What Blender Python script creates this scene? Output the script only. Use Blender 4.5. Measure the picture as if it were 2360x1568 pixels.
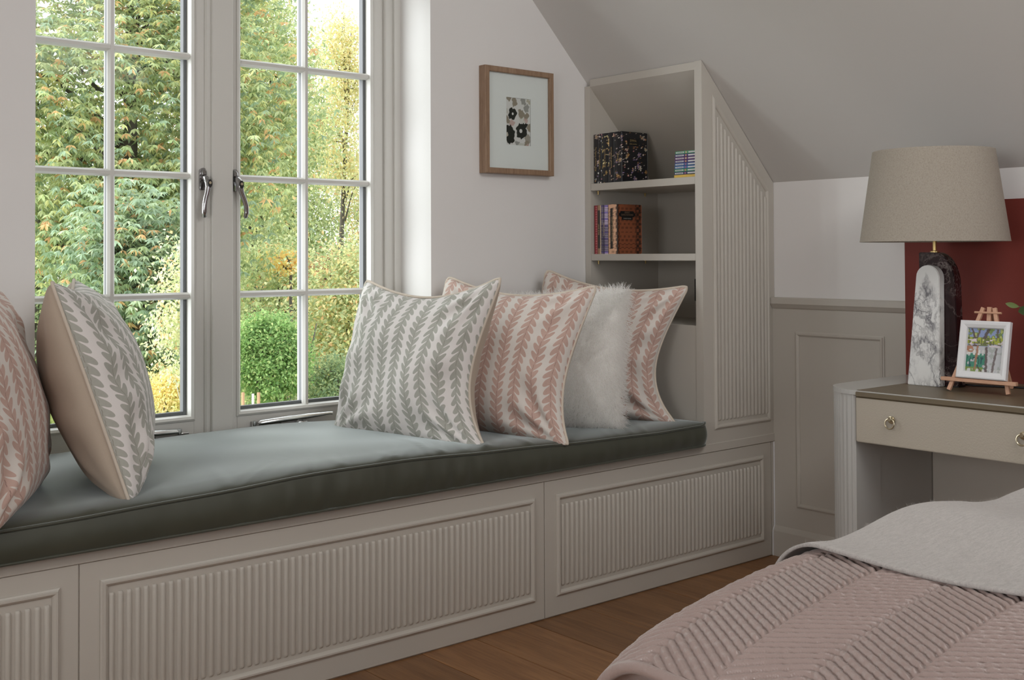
import bpy, bmesh, math, random
import numpy as np
from mathutils import Vector, Matrix

random.seed(7)
rng = np.random.default_rng(7)
for o in list(bpy.data.objects):
    bpy.data.objects.remove(o, do_unlink=True)
scene = bpy.context.scene
COL = scene.collection
PI = math.pi

# ------------------------------------------------------------------ camera
F_PX, CY = 2636.38, 538.78
CAM = np.array([-3.3398, -2.4921, 1.0605])
_y, _p, _r = math.radians(-40.3654), math.radians(1.0788), math.radians(-0.2589)
FW = np.array([-math.sin(_y) * math.cos(_p), math.cos(_y) * math.cos(_p), math.sin(_p)])
_rt = np.array([math.cos(_y), math.sin(_y), 0.0])
_up = np.cross(_rt, FW)
RT = _rt * math.cos(_r) + _up * math.sin(_r)
UP = -_rt * math.sin(_r) + _up * math.cos(_r)
cam = bpy.data.cameras.new('camera')
cam.sensor_width = 36.0
cam.lens = 36.0 * F_PX / 2360.0
cam.shift_y = -(784.0 - CY) / 2360.0
cam.clip_start = 0.02
cam.clip_end = 500
cam_ob = bpy.data.objects.new('camera', cam)
COL.objects.link(cam_ob)
cam_ob.matrix_world = Matrix(((RT[0], UP[0], -FW[0], CAM[0]), (RT[1], UP[1], -FW[1], CAM[1]),
                              (RT[2], UP[2], -FW[2], CAM[2]), (0, 0, 0, 1)))
scene.camera = cam_ob


def far_point(px, py, depth):
    """world point seen at photo pixel (px, py), depth metres in front of the camera"""
    return CAM + depth * (FW + RT * (px - 1180) / F_PX - UP * (py - CY) / F_PX)


# ------------------------------------------------------------------ light
world = bpy.data.worlds.new('overcast_sky')
scene.world = world
world.use_nodes = True
_bg = world.node_tree.nodes['Background']
_bg.inputs[0].default_value = (0.95, 0.98, 1.0, 1)
_bg.inputs[1].default_value = 2.2


def add_sun(name, direction, strength, angle, color):
    l = bpy.data.lights.new(name, 'SUN')
    l.energy = strength
    l.angle = math.radians(angle)
    l.color = color
    o = bpy.data.objects.new(name, l)
    COL.objects.link(o)
    o.rotation_euler = Vector(direction).to_track_quat('-Z', 'Y').to_euler()
    return o


def add_area(name, loc, direction, sx, sy, power, color):
    l = bpy.data.lights.new(name, 'AREA')
    l.shape = 'RECTANGLE'
    l.size, l.size_y = sx, sy
    l.energy = power
    l.color = color
    o = bpy.data.objects.new(name, l)
    COL.objects.link(o)
    o.location = loc
    o.rotation_euler = Vector(direction).to_track_quat('-Z', 'Y').to_euler()
    return o


# bright part of the overcast sky beyond the window, and two unseen area fills added to brighten the room
add_sun('sky_sun', (0.88, -0.38, -0.30), 6.6, 60, (0.97, 0.985, 1.0))
add_area('side_fill', (-4.60, -1.7, 1.45), (1, 0.1, -0.05), 1.4, 1.1, 27, (1.0, 0.985, 0.955))
add_area('overhead_fill', (-1.35, -1.9, 2.42), (0.08, 0.85, -0.52), 1.3, 0.9, 29, (1.0, 0.985, 0.96))

vs = scene.view_settings
scene.display_settings.display_device = 'sRGB'
vs.view_transform = 'Standard'
vs.look = 'None'
vs.exposure = 0.0
vs.gamma = 1.0
vs.use_curve_mapping = False
scene.cycles.max_bounces = 12
scene.cycles.diffuse_bounces = 8
scene.cycles.transparent_max_bounces = 16
scene.cycles.caustics_reflective = False
scene.cycles.caustics_refractive = False
scene.cycles.sample_clamp_indirect = 6.0


# ------------------------------------------------------------------ node helpers
class NT:
    def __init__(self, name):
        self.m = bpy.data.materials.new(name)
        self.m.use_nodes = True
        self.t = self.m.node_tree
        self.b = self.t.nodes['Principled BSDF']
        self.out = self.t.nodes['Material Output']

    def n(self, typ, **kw):
        nd = self.t.nodes.new(typ)
        for k, v in kw.items():
            setattr(nd, k, v)
        return nd

    def link(self, a, b):
        self.t.links.new(a, b)

    def put(self, sock, v):
        if hasattr(v, 'is_output'):
            self.link(v, sock)
        else:
            sock.default_value = v

    def math(self, op, a, b=None, c=None, clamp=False):
        nd = self.n('ShaderNodeMath', operation=op, use_clamp=clamp)
        self.put(nd.inputs[0], a)
        if b is not None:
            self.put(nd.inputs[1], b)
        if c is not None:
            self.put(nd.inputs[2], c)
        return nd.outputs[0]

    def mix(self, fac, a, b):
        nd = self.n('ShaderNodeMix', data_type='RGBA')
        self.put(nd.inputs[0], fac)
        for s, v in ((nd.inputs[6], a), (nd.inputs[7], b)):
            if isinstance(v, tuple):
                v = (v[0], v[1], v[2], 1)
            self.put(s, v)
        return nd.outputs[2]

    def noise(self, vec, scale, detail=3, rough=0.5, dist=0.0):
        nd = self.n('ShaderNodeTexNoise')
        if vec is not None:
            self.link(vec, nd.inputs['Vector'])
        nd.inputs['Scale'].default_value = scale
        nd.inputs['Detail'].default_value = detail
        nd.inputs['Roughness'].default_value = rough
        nd.inputs['Distortion'].default_value = dist
        return nd

    def ramp(self, fac, stops):
        nd = self.n('ShaderNodeValToRGB')
        self.link(fac, nd.inputs[0])
        e = nd.color_ramp.elements
        while len(e) < len(stops):
            e.new(0.5)
        for i, (p, c) in enumerate(stops):
            e[i].position = p
            e[i].color = (c[0], c[1], c[2], 1) if isinstance(c, tuple) else (c, c, c, 1)
        return nd.outputs[0]

    def coord(self, kind='Object', scale=None, rot=None):
        tc = self.n('ShaderNodeTexCoord')
        v = tc.outputs[kind]
        if scale or rot:
            mp = self.n('ShaderNodeMapping')
            self.link(v, mp.inputs[0])
            if scale:
                mp.inputs['Scale'].default_value = scale
            if rot:
                mp.inputs['Rotation'].default_value = rot
            v = mp.outputs[0]
        return v

    def base(self, v):
        s = self.b.inputs['Base Color']
        if isinstance(v, tuple):
            v = (v[0], v[1], v[2], 1)
        self.put(s, v)

    def bump(self, h, strength=0.2, dist=0.002):
        nd = self.n('ShaderNodeBump')
        nd.inputs['Strength'].default_value = strength
        nd.inputs['Distance'].default_value = dist
        self.link(h, nd.inputs['Height'])
        self.link(nd.outputs[0], self.b.inputs['Normal'])

    def set(self, **kw):
        for k, v in kw.items():
            self.put(self.b.inputs[k.replace('_', ' ')], v)


def flat(name, col, rough=0.5, metal=0.0, **kw):
    t = NT(name)
    t.base(col)
    t.set(Roughness=rough, Metallic=metal)
    for k, v in kw.items():
        t.put(t.b.inputs[k], v)
    return t.m


def paint(name, col, rough=0.45, var=0.03, bump=0.05):
    t = NT(name)
    v = t.coord()
    n = t.noise(v, 2.5, 4)
    c = t.mix(n.outputs[0], tuple(x * (1 - var) for x in col), tuple(min(1, x * (1 + var)) for x in col))
    t.base(c)
    t.set(Roughness=rough)
    t.bump(t.noise(v, 220, 2).outputs[0], bump, 0.001)
    return t.m


MAT = {}
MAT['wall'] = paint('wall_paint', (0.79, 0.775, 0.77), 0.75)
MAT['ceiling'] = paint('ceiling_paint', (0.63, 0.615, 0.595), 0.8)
MAT['greige'] = paint('greige_paint', (0.52, 0.488, 0.44), 0.42)
MAT['frame_white'] = paint('window_paint', (0.66, 0.65, 0.62), 0.35)
MAT['spacer'] = flat('spacer_grey', (0.15, 0.15, 0.165), 0.5)
MAT['gasket'] = flat('gasket_black', (0.03, 0.03, 0.03), 0.6)
MAT['chrome'] = flat('dark_chrome', (0.42, 0.41, 0.42), 0.14, 1.0)
MAT['chrome_bright'] = flat('bright_chrome', (0.86, 0.87, 0.88), 0.24, 1.0)
MAT['brass'] = flat('brass', (0.62, 0.45, 0.20), 0.3, 1.0)
MAT['champagne'] = flat('champagne_metal', (0.62, 0.55, 0.40), 0.28, 1.0)
MAT['black'] = flat('black_plastic', (0.008, 0.008, 0.009), 0.35)
MAT['caulk'] = flat('white_caulk', (0.78, 0.79, 0.82), 0.6)


def glass_mat():
    t = NT('window_glass')
    tr = t.n('ShaderNodeBsdfTransparent')
    gl = t.n('ShaderNodeBsdfGlossy')
    gl.inputs['Roughness'].default_value = 0.02
    tr.inputs[0].default_value = (0.97, 0.985, 0.975, 1)
    lw = t.n('ShaderNodeLayerWeight')
    fr = t.n('ShaderNodeMath', operation='MULTIPLY_ADD')
    t.link(t.math('POWER', lw.outputs['Facing'], 5.0), fr.inputs[0])
    fr.inputs[1].default_value = 0.20
    fr.inputs[2].default_value = 0.006
    mx = t.n('ShaderNodeMixShader')
    t.link(fr.outputs[0], mx.inputs[0])
    t.link(tr.outputs[0], mx.inputs[1])
    t.link(gl.outputs[0], mx.inputs[2])
    t.link(mx.outputs[0], t.out.inputs[0])
    t.t.nodes.remove(t.b)
    return t.m


MAT['glass'] = glass_mat()


def wood(name, c1, c2, scale=(14, 1.2, 14), rough=0.45, knots=False, vary=True):
    t = NT(name)
    v = t.coord('Object', scale)
    if vary:
        oi = t.n('ShaderNodeObjectInfo')
        ad = t.n('ShaderNodeVectorMath', operation='ADD')
        cm = t.n('ShaderNodeCombineXYZ')
        t.link(t.math('MULTIPLY', oi.outputs['Random'], 37.0), cm.inputs[0])
        t.link(t.math('MULTIPLY', oi.outputs['Random'], 91.0), cm.inputs[1])
        t.link(v, ad.inputs[0])
        t.link(cm.outputs[0], ad.inputs[1])
        v = ad.outputs[0]
    n1 = t.noise(v, 1.6, 6, 0.65, 0.6)
    n2 = t.noise(v, 9.0, 4, 0.6, 0.3)
    f = t.math('ADD', t.math('MULTIPLY', n1.outputs[0], 0.65), t.math('MULTIPLY', n2.outputs[0], 0.35))
    c = t.ramp(f, [(0.32, c1), (0.68, c2)])
    if vary:
        sc = t.math('MULTIPLY_ADD', oi.outputs['Random'], 0.35, 0.82)
        hs = t.n('ShaderNodeHueSaturation')
        t.link(c, hs.inputs['Color'])
        t.link(sc, hs.inputs['Value'])
        c = hs.outputs[0]
    if knots:
        vo = t.n('ShaderNodeTexVoronoi')
        t.link(t.coord('Object', (2.2, 1.6, 1)), vo.inputs['Vector'])
        vo.inputs['Scale'].default_value = 1.3
        k = t.ramp(vo.outputs['Distance'], [(0.0, 1.0), (0.035, 1.0), (0.075, 0.0)])
        c = t.mix(t.math('MULTIPLY', k, 0.75), c, (0.03, 0.015, 0.008))
    t.base(c)
    t.set(Roughness=rough)
    t.bump(n2.outputs[0], 0.12, 0.001)
    return t.m


MAT['oak_floor'] = wood('oak_floor', (0.15, 0.066, 0.025), (0.34, 0.172, 0.074), (16, 1.1, 16), 0.42, True)
MAT['frame_wood'] = wood('frame_wood', (0.20, 0.115, 0.068), (0.40, 0.27, 0.18), (60, 60, 5), 0.5, vary=False)
MAT['pine'] = wood('pine', (0.50, 0.27, 0.17), (0.63, 0.38, 0.26), (40, 12, 40), 0.55, vary=False)


def fabric(name, col, var=0.06, weave=900, sheen=0.2, rough=0.9, bump=0.25):
    t = NT(name)
    v = t.coord()
    n = t.noise(v, 3, 3)
    n2 = t.noise(v, weave, 1)
    c = t.mix(n.outputs[0], tuple(x * (1 - var) for x in col), tuple(min(1, x * (1 + var)) for x in col))
    c = t.mix(t.math('MULTIPLY', n2.outputs[0], 0.25), c, tuple(x * 0.6 for x in col))
    t.base(c)
    t.set(Roughness=rough)
    t.b.inputs['Sheen Weight'].default_value = sheen
    t.bump(n2.outputs[0], bump, 0.0008)
    return t.m


MAT['beige_cloth'] = fabric('beige_cloth', (0.52, 0.43, 0.345))
MAT['cream_piping'] = fabric('cream_piping', (0.66, 0.58, 0.49))


def velvet():
    t = NT('green_velvet')
    v = t.coord('Object', (1.0, 2.2, 1.0))
    n = t.noise(v, 5, 4, 0.6, 0.4)
    c = t.mix(n.outputs[0], (0.038, 0.040, 0.027), (0.066, 0.068, 0.048))
    t.base(c)
    t.set(Roughness=0.58)
    t.b.inputs['Specular IOR Level'].default_value = 0.5
    t.b.inputs['Sheen Weight'].default_value = 1.0
    t.b.inputs['Sheen Roughness'].default_value = 0.35
    t.b.inputs['Sheen Tint'].default_value = (0.80, 0.88, 0.90, 1)
    t.bump(t.noise(t.coord(), 500, 2).outputs[0], 0.15, 0.0006)
    return t.m


MAT['velvet'] = velvet()


def leaf_print(name, ground, leaf, dark):
    """printed cotton: columns of paired leaves on a stem, alternate columns pointing up and down"""
    t = NT(name)
    uv = t.n('ShaderNodeUVMap')
    sp = t.n('ShaderNodeSeparateXYZ')
    wob = t.noise(uv.outputs[0], 9, 2)
    wv = t.math('MULTIPLY', t.math('SUBTRACT', wob.outputs[0], 0.5), 0.012)
    t.link(uv.outputs[0], sp.inputs[0])
    u = t.math('ADD', sp.outputs[0], wv)
    v = sp.outputs[1]
    p, q = 0.0575, 0.0235
    cu = t.math('DIVIDE', u, p)
    idx = t.math('FLOOR', cu)
    lx = t.math('MULTIPLY', t.math('SUBTRACT', t.math('SUBTRACT', cu, idx), 0.5), p)
    s = t.math('ABSOLUTE', lx)
    par = t.math('MULTIPLY', t.math('FLOORED_MODULO', idx, 2.0), 2.0)
    sgn = t.math('SUBTRACT', par, 1.0)
    side = t.math('MULTIPLY', t.math('SIGN', lx), 0.16)
    vd = t.math('SUBTRACT', t.math('MULTIPLY', v, sgn), t.math('MULTIPLY', s, 0.9))
    ph0 = t.math('ADD', t.math('DIVIDE', vd, q), side)
    ph = t.math('SUBTRACT', t.math('FRACT', ph0), 0.5)
    rid = t.n('ShaderNodeTexWhiteNoise', noise_dimensions='3D')
    cm = t.n('ShaderNodeCombineXYZ')
    t.link(idx, cm.inputs[0])
    t.link(t.math('FLOOR', ph0), cm.inputs[1])
    t.link(t.math('SIGN', lx), cm.inputs[2])
    t.link(cm.outputs[0], rid.inputs[0])
    rv = rid.outputs[0]
    # leaf outline: narrow at the stem, widest two thirds out
    smax = t.math('MULTIPLY_ADD', rv, 0.004, 0.0190)
    a = t.math('DIVIDE', s, smax)
    prof = t.math('SQRT', t.math('MAXIMUM', t.math('SUBTRACT', 1.0, t.math('POWER', a, 3.5)), 0.0))
    root = t.math('MULTIPLY', t.math('SUBTRACT', 0.30, a, clamp=True), 0.45)
    half = t.math('MULTIPLY', prof, t.math('ADD', 0.435, root))
    edge = t.math('SUBTRACT', half, t.math('ABSOLUTE', ph))
    m = t.math('MULTIPLY', edge, 22.0, clamp=True)
    brush = t.noise(uv.outputs[0], 160, 3)
    tone = t.math('MULTIPLY_ADD', t.math('SUBTRACT', brush.outputs[0], 0.5), 0.7, t.math('MULTIPLY', rv, 0.45), clamp=True)
    lc = t.mix(tone, leaf, tuple(x * 0.80 for x in leaf))
    c = t.mix(m, ground, lc)
    st = t.math('LESS_THAN', s, 0.0012)
    dots = t.math('LESS_THAN', t.math('ABSOLUTE', ph), 0.16)
    st = t.math('MULTIPLY', st, t.math('MAXIMUM', dots, 0.15))
    c = t.mix(st, c, dark)
    weave = t.noise(uv.outputs[0], 1100, 1)
    c = t.mix(t.math('MULTIPLY', weave.outputs[0], 0.12), c, (0.35, 0.32, 0.30))
    t.base(c)
    t.set(Roughness=0.82)
    t.b.inputs['Sheen Weight'].default_value = 0.15
    t.bump(weave.outputs[0], 0.15, 0.0006)
    return t.m


MAT['grey_leaf'] = leaf_print('grey_leaf_print', (0.78, 0.745, 0.73), (0.43, 0.43, 0.385), (0.26, 0.25, 0.21))
MAT['pink_leaf'] = leaf_print('pink_leaf_print', (0.74, 0.69, 0.645), (0.60, 0.41, 0.35), (0.32, 0.19, 0.16))


def colattr(name, rough=0.5, spec=0.5, metal=0.0, attr='Col'):
    t = NT(name)
    a = t.n('ShaderNodeAttribute', attribute_name=attr)
    t.base(a.outputs[0])
    t.set(Roughness=rough, Metallic=metal)
    t.b.inputs['Specular IOR Level'].default_value = spec
    return t.m


MAT['print'] = colattr('printed_paper', 0.6)
MAT['cover'] = colattr('printed_cover', 0.32)
MAT['mat_board'] = flat('mat_board', (0.82, 0.83, 0.85), 0.8)


def marble(name, base, vein, scale, w, second=None, rough=0.12, amt=1.0, squash=0.6):
    """veins where warped noise crosses its middle value; thin dense veins gathered in patches"""
    t = NT(name)
    v = t.coord('Object', (1, 1, squash))
    nz = t.noise(v, 11, 5, 0.65)
    ad = t.n('ShaderNodeVectorMath', operation='MULTIPLY_ADD')
    t.link(nz.outputs['Color'], ad.inputs[0])
    ad.inputs[1].default_value = (0.11, 0.11, 0.11)
    t.link(v, ad.inputs[2])

    def vein_mask(sc, width, seed):
        mp = t.n('ShaderNodeMapping')
        t.link(ad.outputs[0], mp.inputs[0])
        mp.inputs['Location'].default_value = (seed, seed * 0.7, seed * 0.3)
        mp.inputs['Rotation'].default_value = (seed, 0, 0)
        n_ = t.noise(mp.outputs[0], sc, 2, 0.5)
        d = t.math('ABSOLUTE', t.math('SUBTRACT', n_.outputs[0], 0.5))
        return t.ramp(d, [(0.0, 1.0), (width * 0.5, 0.45), (width, 0.0)])
    big = t.noise(v, 7, 3, 0.5)
    patch = t.ramp(big.outputs[0], [(0.40, 0.0), (0.58, 1.0)])
    k = t.math('MULTIPLY', vein_mask(scale, w, 1.7), t.math('MULTIPLY_ADD', patch, 0.7, 0.35))
    k = t.math('MAXIMUM', k, t.math('MULTIPLY', vein_mask(scale * 2.3, w * 1.6, 4.1), patch))
    k = t.math('MAXIMUM', k, t.math('MULTIPLY', vein_mask(scale * 4.5, w * 2.2, 7.3), t.math('MULTIPLY', patch, 0.7)))
    k = t.math('MULTIPLY', k, amt, clamp=True)
    b_ = base
    if second:
        b_ = t.mix(t.ramp(t.noise(v, 14, 4).outputs[0], [(0.4, 0.0), (0.7, 1.0)]), base, second)
    t.base(t.mix(k, b_, vein))
    t.set(Roughness=rough)
    return t.m


MAT['white_marble'] = marble('white_marble', (0.74, 0.74, 0.73), (0.17, 0.165, 0.18), 9, 0.035, (0.70, 0.70, 0.70), 0.25, 1.35)
MAT['dark_marble'] = marble('dark_marble', (0.016, 0.005, 0.007), (0.42, 0.36, 0.34), 8, 0.016, (0.030, 0.008, 0.010), 0.10, 0.42, 0.9)


def linen_shade():
    t = NT('linen_shade')
    v = t.coord('Object')
    n = t.noise(t.coord('Object', (1, 1, 3)), 260, 3, 0.7)
    n2 = t.noise(t.coord('Object', (3, 3, 1)), 180, 3, 0.7)
    f = t.math('MULTIPLY', t.math('ADD', n.outputs[0], n2.outputs[0]), 0.5)
    c = t.ramp(f, [(0.33, (0.25, 0.215, 0.175)), (0.5, (0.36, 0.32, 0.27)), (0.7, (0.41, 0.37, 0.315))])
    t.base(c)
    t.set(Roughness=0.9)
    t.bump(f, 0.3, 0.001)
    return t.m


MAT['linen'] = linen_shade()
MAT['leather'] = paint('beige_leather', (0.43, 0.385, 0.32), 0.5, 0.05, 0.35)
MAT['leather_top'] = paint('brown_leather', (0.150, 0.118, 0.075), 0.42, 0.05, 0.2)
MAT['lacquer'] = paint('grey_lacquer', (0.49, 0.485, 0.47), 0.22, 0.02, 0.0)


def red_velvet():
    t = NT('red_velvet')
    n = t.noise(t.coord('Object', (1, 2, 1)), 6, 5, 0.6)
    t.base(t.mix(n.outputs[0], (0.13, 0.014, 0.009), (0.185, 0.024, 0.014)))
    t.set(Roughness=0.75)
    t.b.inputs['Sheen Weight'].default_value = 0.25
    t.b.inputs['Sheen Tint'].default_value = (1, 0.5, 0.4, 1)
    t.bump(t.noise(t.coord(), 600, 2).outputs[0], 0.2, 0.0008)
    return t.m


MAT['red_velvet'] = red_velvet()


def satin():
    t = NT('pink_satin')
    n = t.noise(t.coord(), 7, 4)
    t.base(t.mix(n.outputs[0], (0.285, 0.212, 0.192), (0.35, 0.265, 0.242)))
    t.set(Roughness=0.36)
    t.b.inputs['Sheen Weight'].default_value = 0.2
    t.bump(t.noise(t.coord(), 120, 3, 0.6).outputs[0], 0.35, 0.003)
    return t.m


MAT['satin'] = satin()


def wool():
    t = NT('grey_wool')
    v = t.coord('Object', (1, 3.5, 1))
    n = t.noise(v, 60, 4, 0.7)
    n2 = t.noise(t.coord('Object', (2.2, 0.8, 1)), 420, 2, 0.7)
    f = t.math('MULTIPLY', t.math('ADD', n.outputs[0], n2.outputs[0]), 0.5)
    t.base(t.ramp(f, [(0.35, (0.32, 0.295, 0.28)), (0.65, (0.47, 0.44, 0.42))]))
    t.set(Roughness=0.95)
    t.b.inputs['Sheen Weight'].default_value = 0.25
    t.bump(f, 0.5, 0.002)
    return t.m


MAT['wool'] = wool()
MAT['fur'] = flat('white_fur_base', (0.90, 0.89, 0.87), 0.7)
MAT['wool_fuzz'] = flat('wool_fuzz', (0.50, 0.47, 0.45), 0.9)


def leafmat(name, trans=0.5):
    t = NT(name)
    a = t.n('ShaderNodeAttribute', attribute_name='Col')
    di = t.n('ShaderNodeBsdfDiffuse')
    tl = t.n('ShaderNodeBsdfTranslucent')
    mx = t.n('ShaderNodeMixShader')
    mx.inputs[0].default_value = trans
    t.link(a.outputs[0], di.inputs[0])
    t.link(a.outputs[0], tl.inputs[0])
    t.link(di.outputs[0], mx.inputs[1])
    t.link(tl.outputs[0], mx.inputs[2])
    t.link(mx.outputs[0], t.out.inputs[0])
    t.t.nodes.remove(t.b)
    return t.m


MAT['leaf'] = leafmat('leaf')
def fur_mat():
    t = NT('white_fur')
    di = t.n('ShaderNodeBsdfDiffuse')
    tl = t.n('ShaderNodeBsdfTranslucent')
    mx = t.n('ShaderNodeMixShader')
    mx.inputs[0].default_value = 0.6
    di.inputs[0].default_value = tl.inputs[0].default_value = (0.985, 0.98, 0.97, 1)
    t.link(di.outputs[0], mx.inputs[1])
    t.link(tl.outputs[0], mx.inputs[2])
    t.link(mx.outputs[0], t.out.inputs[0])
    t.t.nodes.remove(t.b)
    return t.m


MAT['fur_hair'] = fur_mat()
MAT['bark'] = paint('bark', (0.10, 0.085, 0.07), 0.9, 0.4, 0.6)
MAT['birch_bark'] = paint('birch_bark', (0.60, 0.57, 0.52), 0.8, 0.25, 0.4)
MAT['stake'] = paint('stake_wood', (0.42, 0.25, 0.14), 0.8, 0.2)
MAT['lawn'] = paint('lawn', (0.20, 0.26, 0.08), 0.95, 0.4)


# ------------------------------------------------------------------ object helpers
def link(name, data, parent=None, mat=None, loc=None):
    o = bpy.data.objects.new(name, data)
    COL.objects.link(o)
    if parent is not None:
        o.parent = parent
    if loc is not None:
        o.location = loc
    if mat is not None and hasattr(data, 'materials'):
        if isinstance(mat, (list, tuple)):
            for m_ in mat:
                data.materials.append(m_)
        else:
            data.materials.append(mat)
    return o


def tag(o, label=None, cat=None, group=None, kind=None):
    if label:
        o['label'] = label
    if cat:
        o['category'] = cat
    if group:
        o['group'] = group
    if kind:
        o['kind'] = kind
    return o


def thing(name, label, cat, loc=(0, 0, 0), rz=0.0, group=None):
    o = bpy.data.objects.new(name, None)
    o.empty_display_size = 0.05
    COL.objects.link(o)
    o.location = loc
    o.rotation_euler = (0, 0, rz)
    return tag(o, label, cat, group)


def struct_empty(name):
    o = bpy.data.objects.new(name, None)
    COL.objects.link(o)
    o['kind'] = 'structure'
    return o


class MB:
    """collects shapes in one bmesh"""

    def __init__(self):
        self.bm = bmesh.new()

    def box(self, x0, x1, y0, y1, z0, z1, bev=0.0, seg=1):
        r = bmesh.ops.create_cube(self.bm, size=1.0)
        vs_ = r['verts']
        for v in vs_:
            v.co.x = x0 if v.co.x < 0 else x1
            v.co.y = y0 if v.co.y < 0 else y1
            v.co.z = z0 if v.co.z < 0 else z1
        if bev > 0:
            es = set()
            for v in vs_:
                es.update(v.link_edges)
            bmesh.ops.bevel(self.bm, geom=list(es), offset=bev, segments=seg, affect='EDGES', clamp_overlap=True)
        return self

    def prism(self, pts, axis, a0, a1):
        """polygon pts (2-D) extruded along axis 'x','y','z' from a0 to a1"""
        def P(p, a):
            return {'x': (a, p[0], p[1]), 'y': (p[0], a, p[1]), 'z': (p[0], p[1], a)}[axis]
        A = [self.bm.verts.new(P(p, a0)) for p in pts]
        B = [self.bm.verts.new(P(p, a1)) for p in pts]
        n = len(pts)
        self.bm.faces.new(A)
        self.bm.faces.new(B[::-1])
        for i in range(n):
            self.bm.faces.new((A[i], B[i], B[(i + 1) % n], A[(i + 1) % n]))
        bmesh.ops.recalc_face_normals(self.bm, faces=self.bm.faces[:])
        return self

    def tube(self, pts, rad, sides=8, closed=False, flatten=None):
        pts = [Vector(p) for p in pts]
        n = len(pts)
        rads = rad if hasattr(rad, '__len__') else [rad] * n
        rings = []
        ref = Vector((0, 0, 1))
        prev = None
        for i, p in enumerate(pts):
            if closed:
                d = pts[(i + 1) % n] - pts[i - 1]
            else:
                d = pts[min(i + 1, n - 1)] - pts[max(i - 1, 0)]
            if d.length < 1e-9:
                d = Vector((1, 0, 0))
            d.normalize()
            if prev is None:
                a = ref if abs(d.dot(ref)) < 0.9 else Vector((1, 0, 0))
            else:
                a = prev
            s = d.cross(a)
            if s.length < 1e-6:
                s = d.orthogonal()
            s.normalize()
            t = s.cross(d).normalized()
            prev = t
            fl = flatten if flatten else 1.0
            rings.append([self.bm.verts.new(p + (s * math.cos(2 * PI * k / sides) + t * fl * math.sin(2 * PI * k / sides)) * rads[i])
                          for k in range(sides)])
        m = n if closed else n - 1
        for i in range(m):
            A, B = rings[i], rings[(i + 1) % n]
            for k in range(sides):
                self.bm.faces.new((A[k], A[(k + 1) % sides], B[(k + 1) % sides], B[k]))
        if not closed:
            self.bm.faces.new(rings[0][::-1])
            self.bm.faces.new(rings[-1])
        return self

    def lathe(self, prof, cx=0, cy=0, seg=40, cap=True):
        rings = [[self.bm.verts.new((cx + r * math.cos(2 * PI * k / seg), cy + r * math.sin(2 * PI * k / seg), z)) for k in range(seg)] for r, z in prof]
        for A, B in zip(rings, rings[1:]):
            for k in range(seg):
                self.bm.faces.new((A[k], A[(k + 1) % seg], B[(k + 1) % seg], B[k]))
        if cap:
            self.bm.faces.new(rings[0][::-1])
            self.bm.faces.new(rings[-1])
        return self

    def mesh(self, name='m', smooth=False, sharp=35):
        bmesh.ops.recalc_face_normals(self.bm, faces=self.bm.faces[:])
        me = bpy.data.meshes.new(name)
        self.bm.to_mesh(me)
        self.bm.free()
        if smooth:
            me.shade_smooth()
            if sharp:
                me.set_sharp_from_angle(angle=math.radians(sharp))
        return me

    def build(self, name, mat, parent=None, smooth=False, sharp=35, loc=None):
        return link(name, self.mesh(name, smooth, sharp), parent, mat, loc)


def mesh_np(name, verts, faces, smooth=True, uv=None, col=None, domain='POINT'):
    """verts (N,3); faces (M,k) uniform k; optional per-vertex uv (N,2), colour (N or M,3)"""
    verts = np.asarray(verts, np.float32)
    faces = np.asarray(faces, np.int32)
    me = bpy.data.meshes.new(name)
    n, (m, k) = len(verts), faces.shape
    me.vertices.add(n)
    me.vertices.foreach_set('co', verts.ravel())
    me.loops.add(m * k)
    me.loops.foreach_set('vertex_index', faces.ravel())
    me.polygons.add(m)
    me.polygons.foreach_set('loop_start', np.arange(0, m * k, k, dtype=np.int32))
    me.polygons.foreach_set('loop_total', np.full(m, k, np.int32))
    me.polygons.foreach_set('use_smooth', np.full(m, smooth, bool))
    if uv is not None:
        l = me.uv_layers.new(name='UVMap')
        l.data.foreach_set('uv', np.asarray(uv, np.float32)[faces.ravel()].ravel())
    if col is not None:
        a = me.color_attributes.new('Col', 'FLOAT_COLOR', domain)
        c = np.ones((len(col), 4), np.float32)
        c[:, :3] = col
        a.data.foreach_set('color', c.ravel())
    me.update(calc_edges=True)
    me.validate()
    return me


def grid_faces(nu, nv, off=0):
    i, j = np.meshgrid(np.arange(nu - 1), np.arange(nv - 1), indexing='ij')
    a = (i * nv + j).ravel() + off
    return np.stack([a, a + nv, a + nv + 1, a + 1], 1)


def dup(o, parent=None, loc=None):
    c = o.copy()
    COL.objects.link(c)
    if parent is not None:
        c.parent = parent
    if loc is not None:
        c.location = loc
    return c


def text_part(body, size, mw, mat, parent, name='lettering', align='CENTER', extrude=0.0002):
    cu = bpy.data.curves.new(name, 'FONT')
    cu.body = body
    cu.size = size
    cu.align_x = align
    cu.align_y = 'CENTER'
    cu.extrude = extrude
    cu.resolution_u = 2
    ob = bpy.data.objects.new('tmp_text', cu)
    me = bpy.data.meshes.new_from_object(ob)
    me.name = name
    me.materials.clear()
    bpy.data.objects.remove(ob)
    bpy.data.curves.remove(cu)
    me.transform(mw)
    return link(name, me, parent, mat)


def frame_matrix(origin, ax, ay):
    ax, ay = Vector(ax).normalized(), Vector(ay).normalized()
    az = ax.cross(ay)
    M = Matrix((ax, ay, az)).transposed().to_4x4()
    M.translation = Vector(origin)
    return M


# ================================================================== the room
YB = 0.5616                        # back wall
YW = 0.735                         # window plane
XL, XR_ = -2.3635, -1.0954         # window opening
XBK = -0.3882                      # bookcase front
CEIL_S, CEIL_Z = 1.023, 1.3147     # slope of the ceiling over the right-hand knee wall

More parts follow.
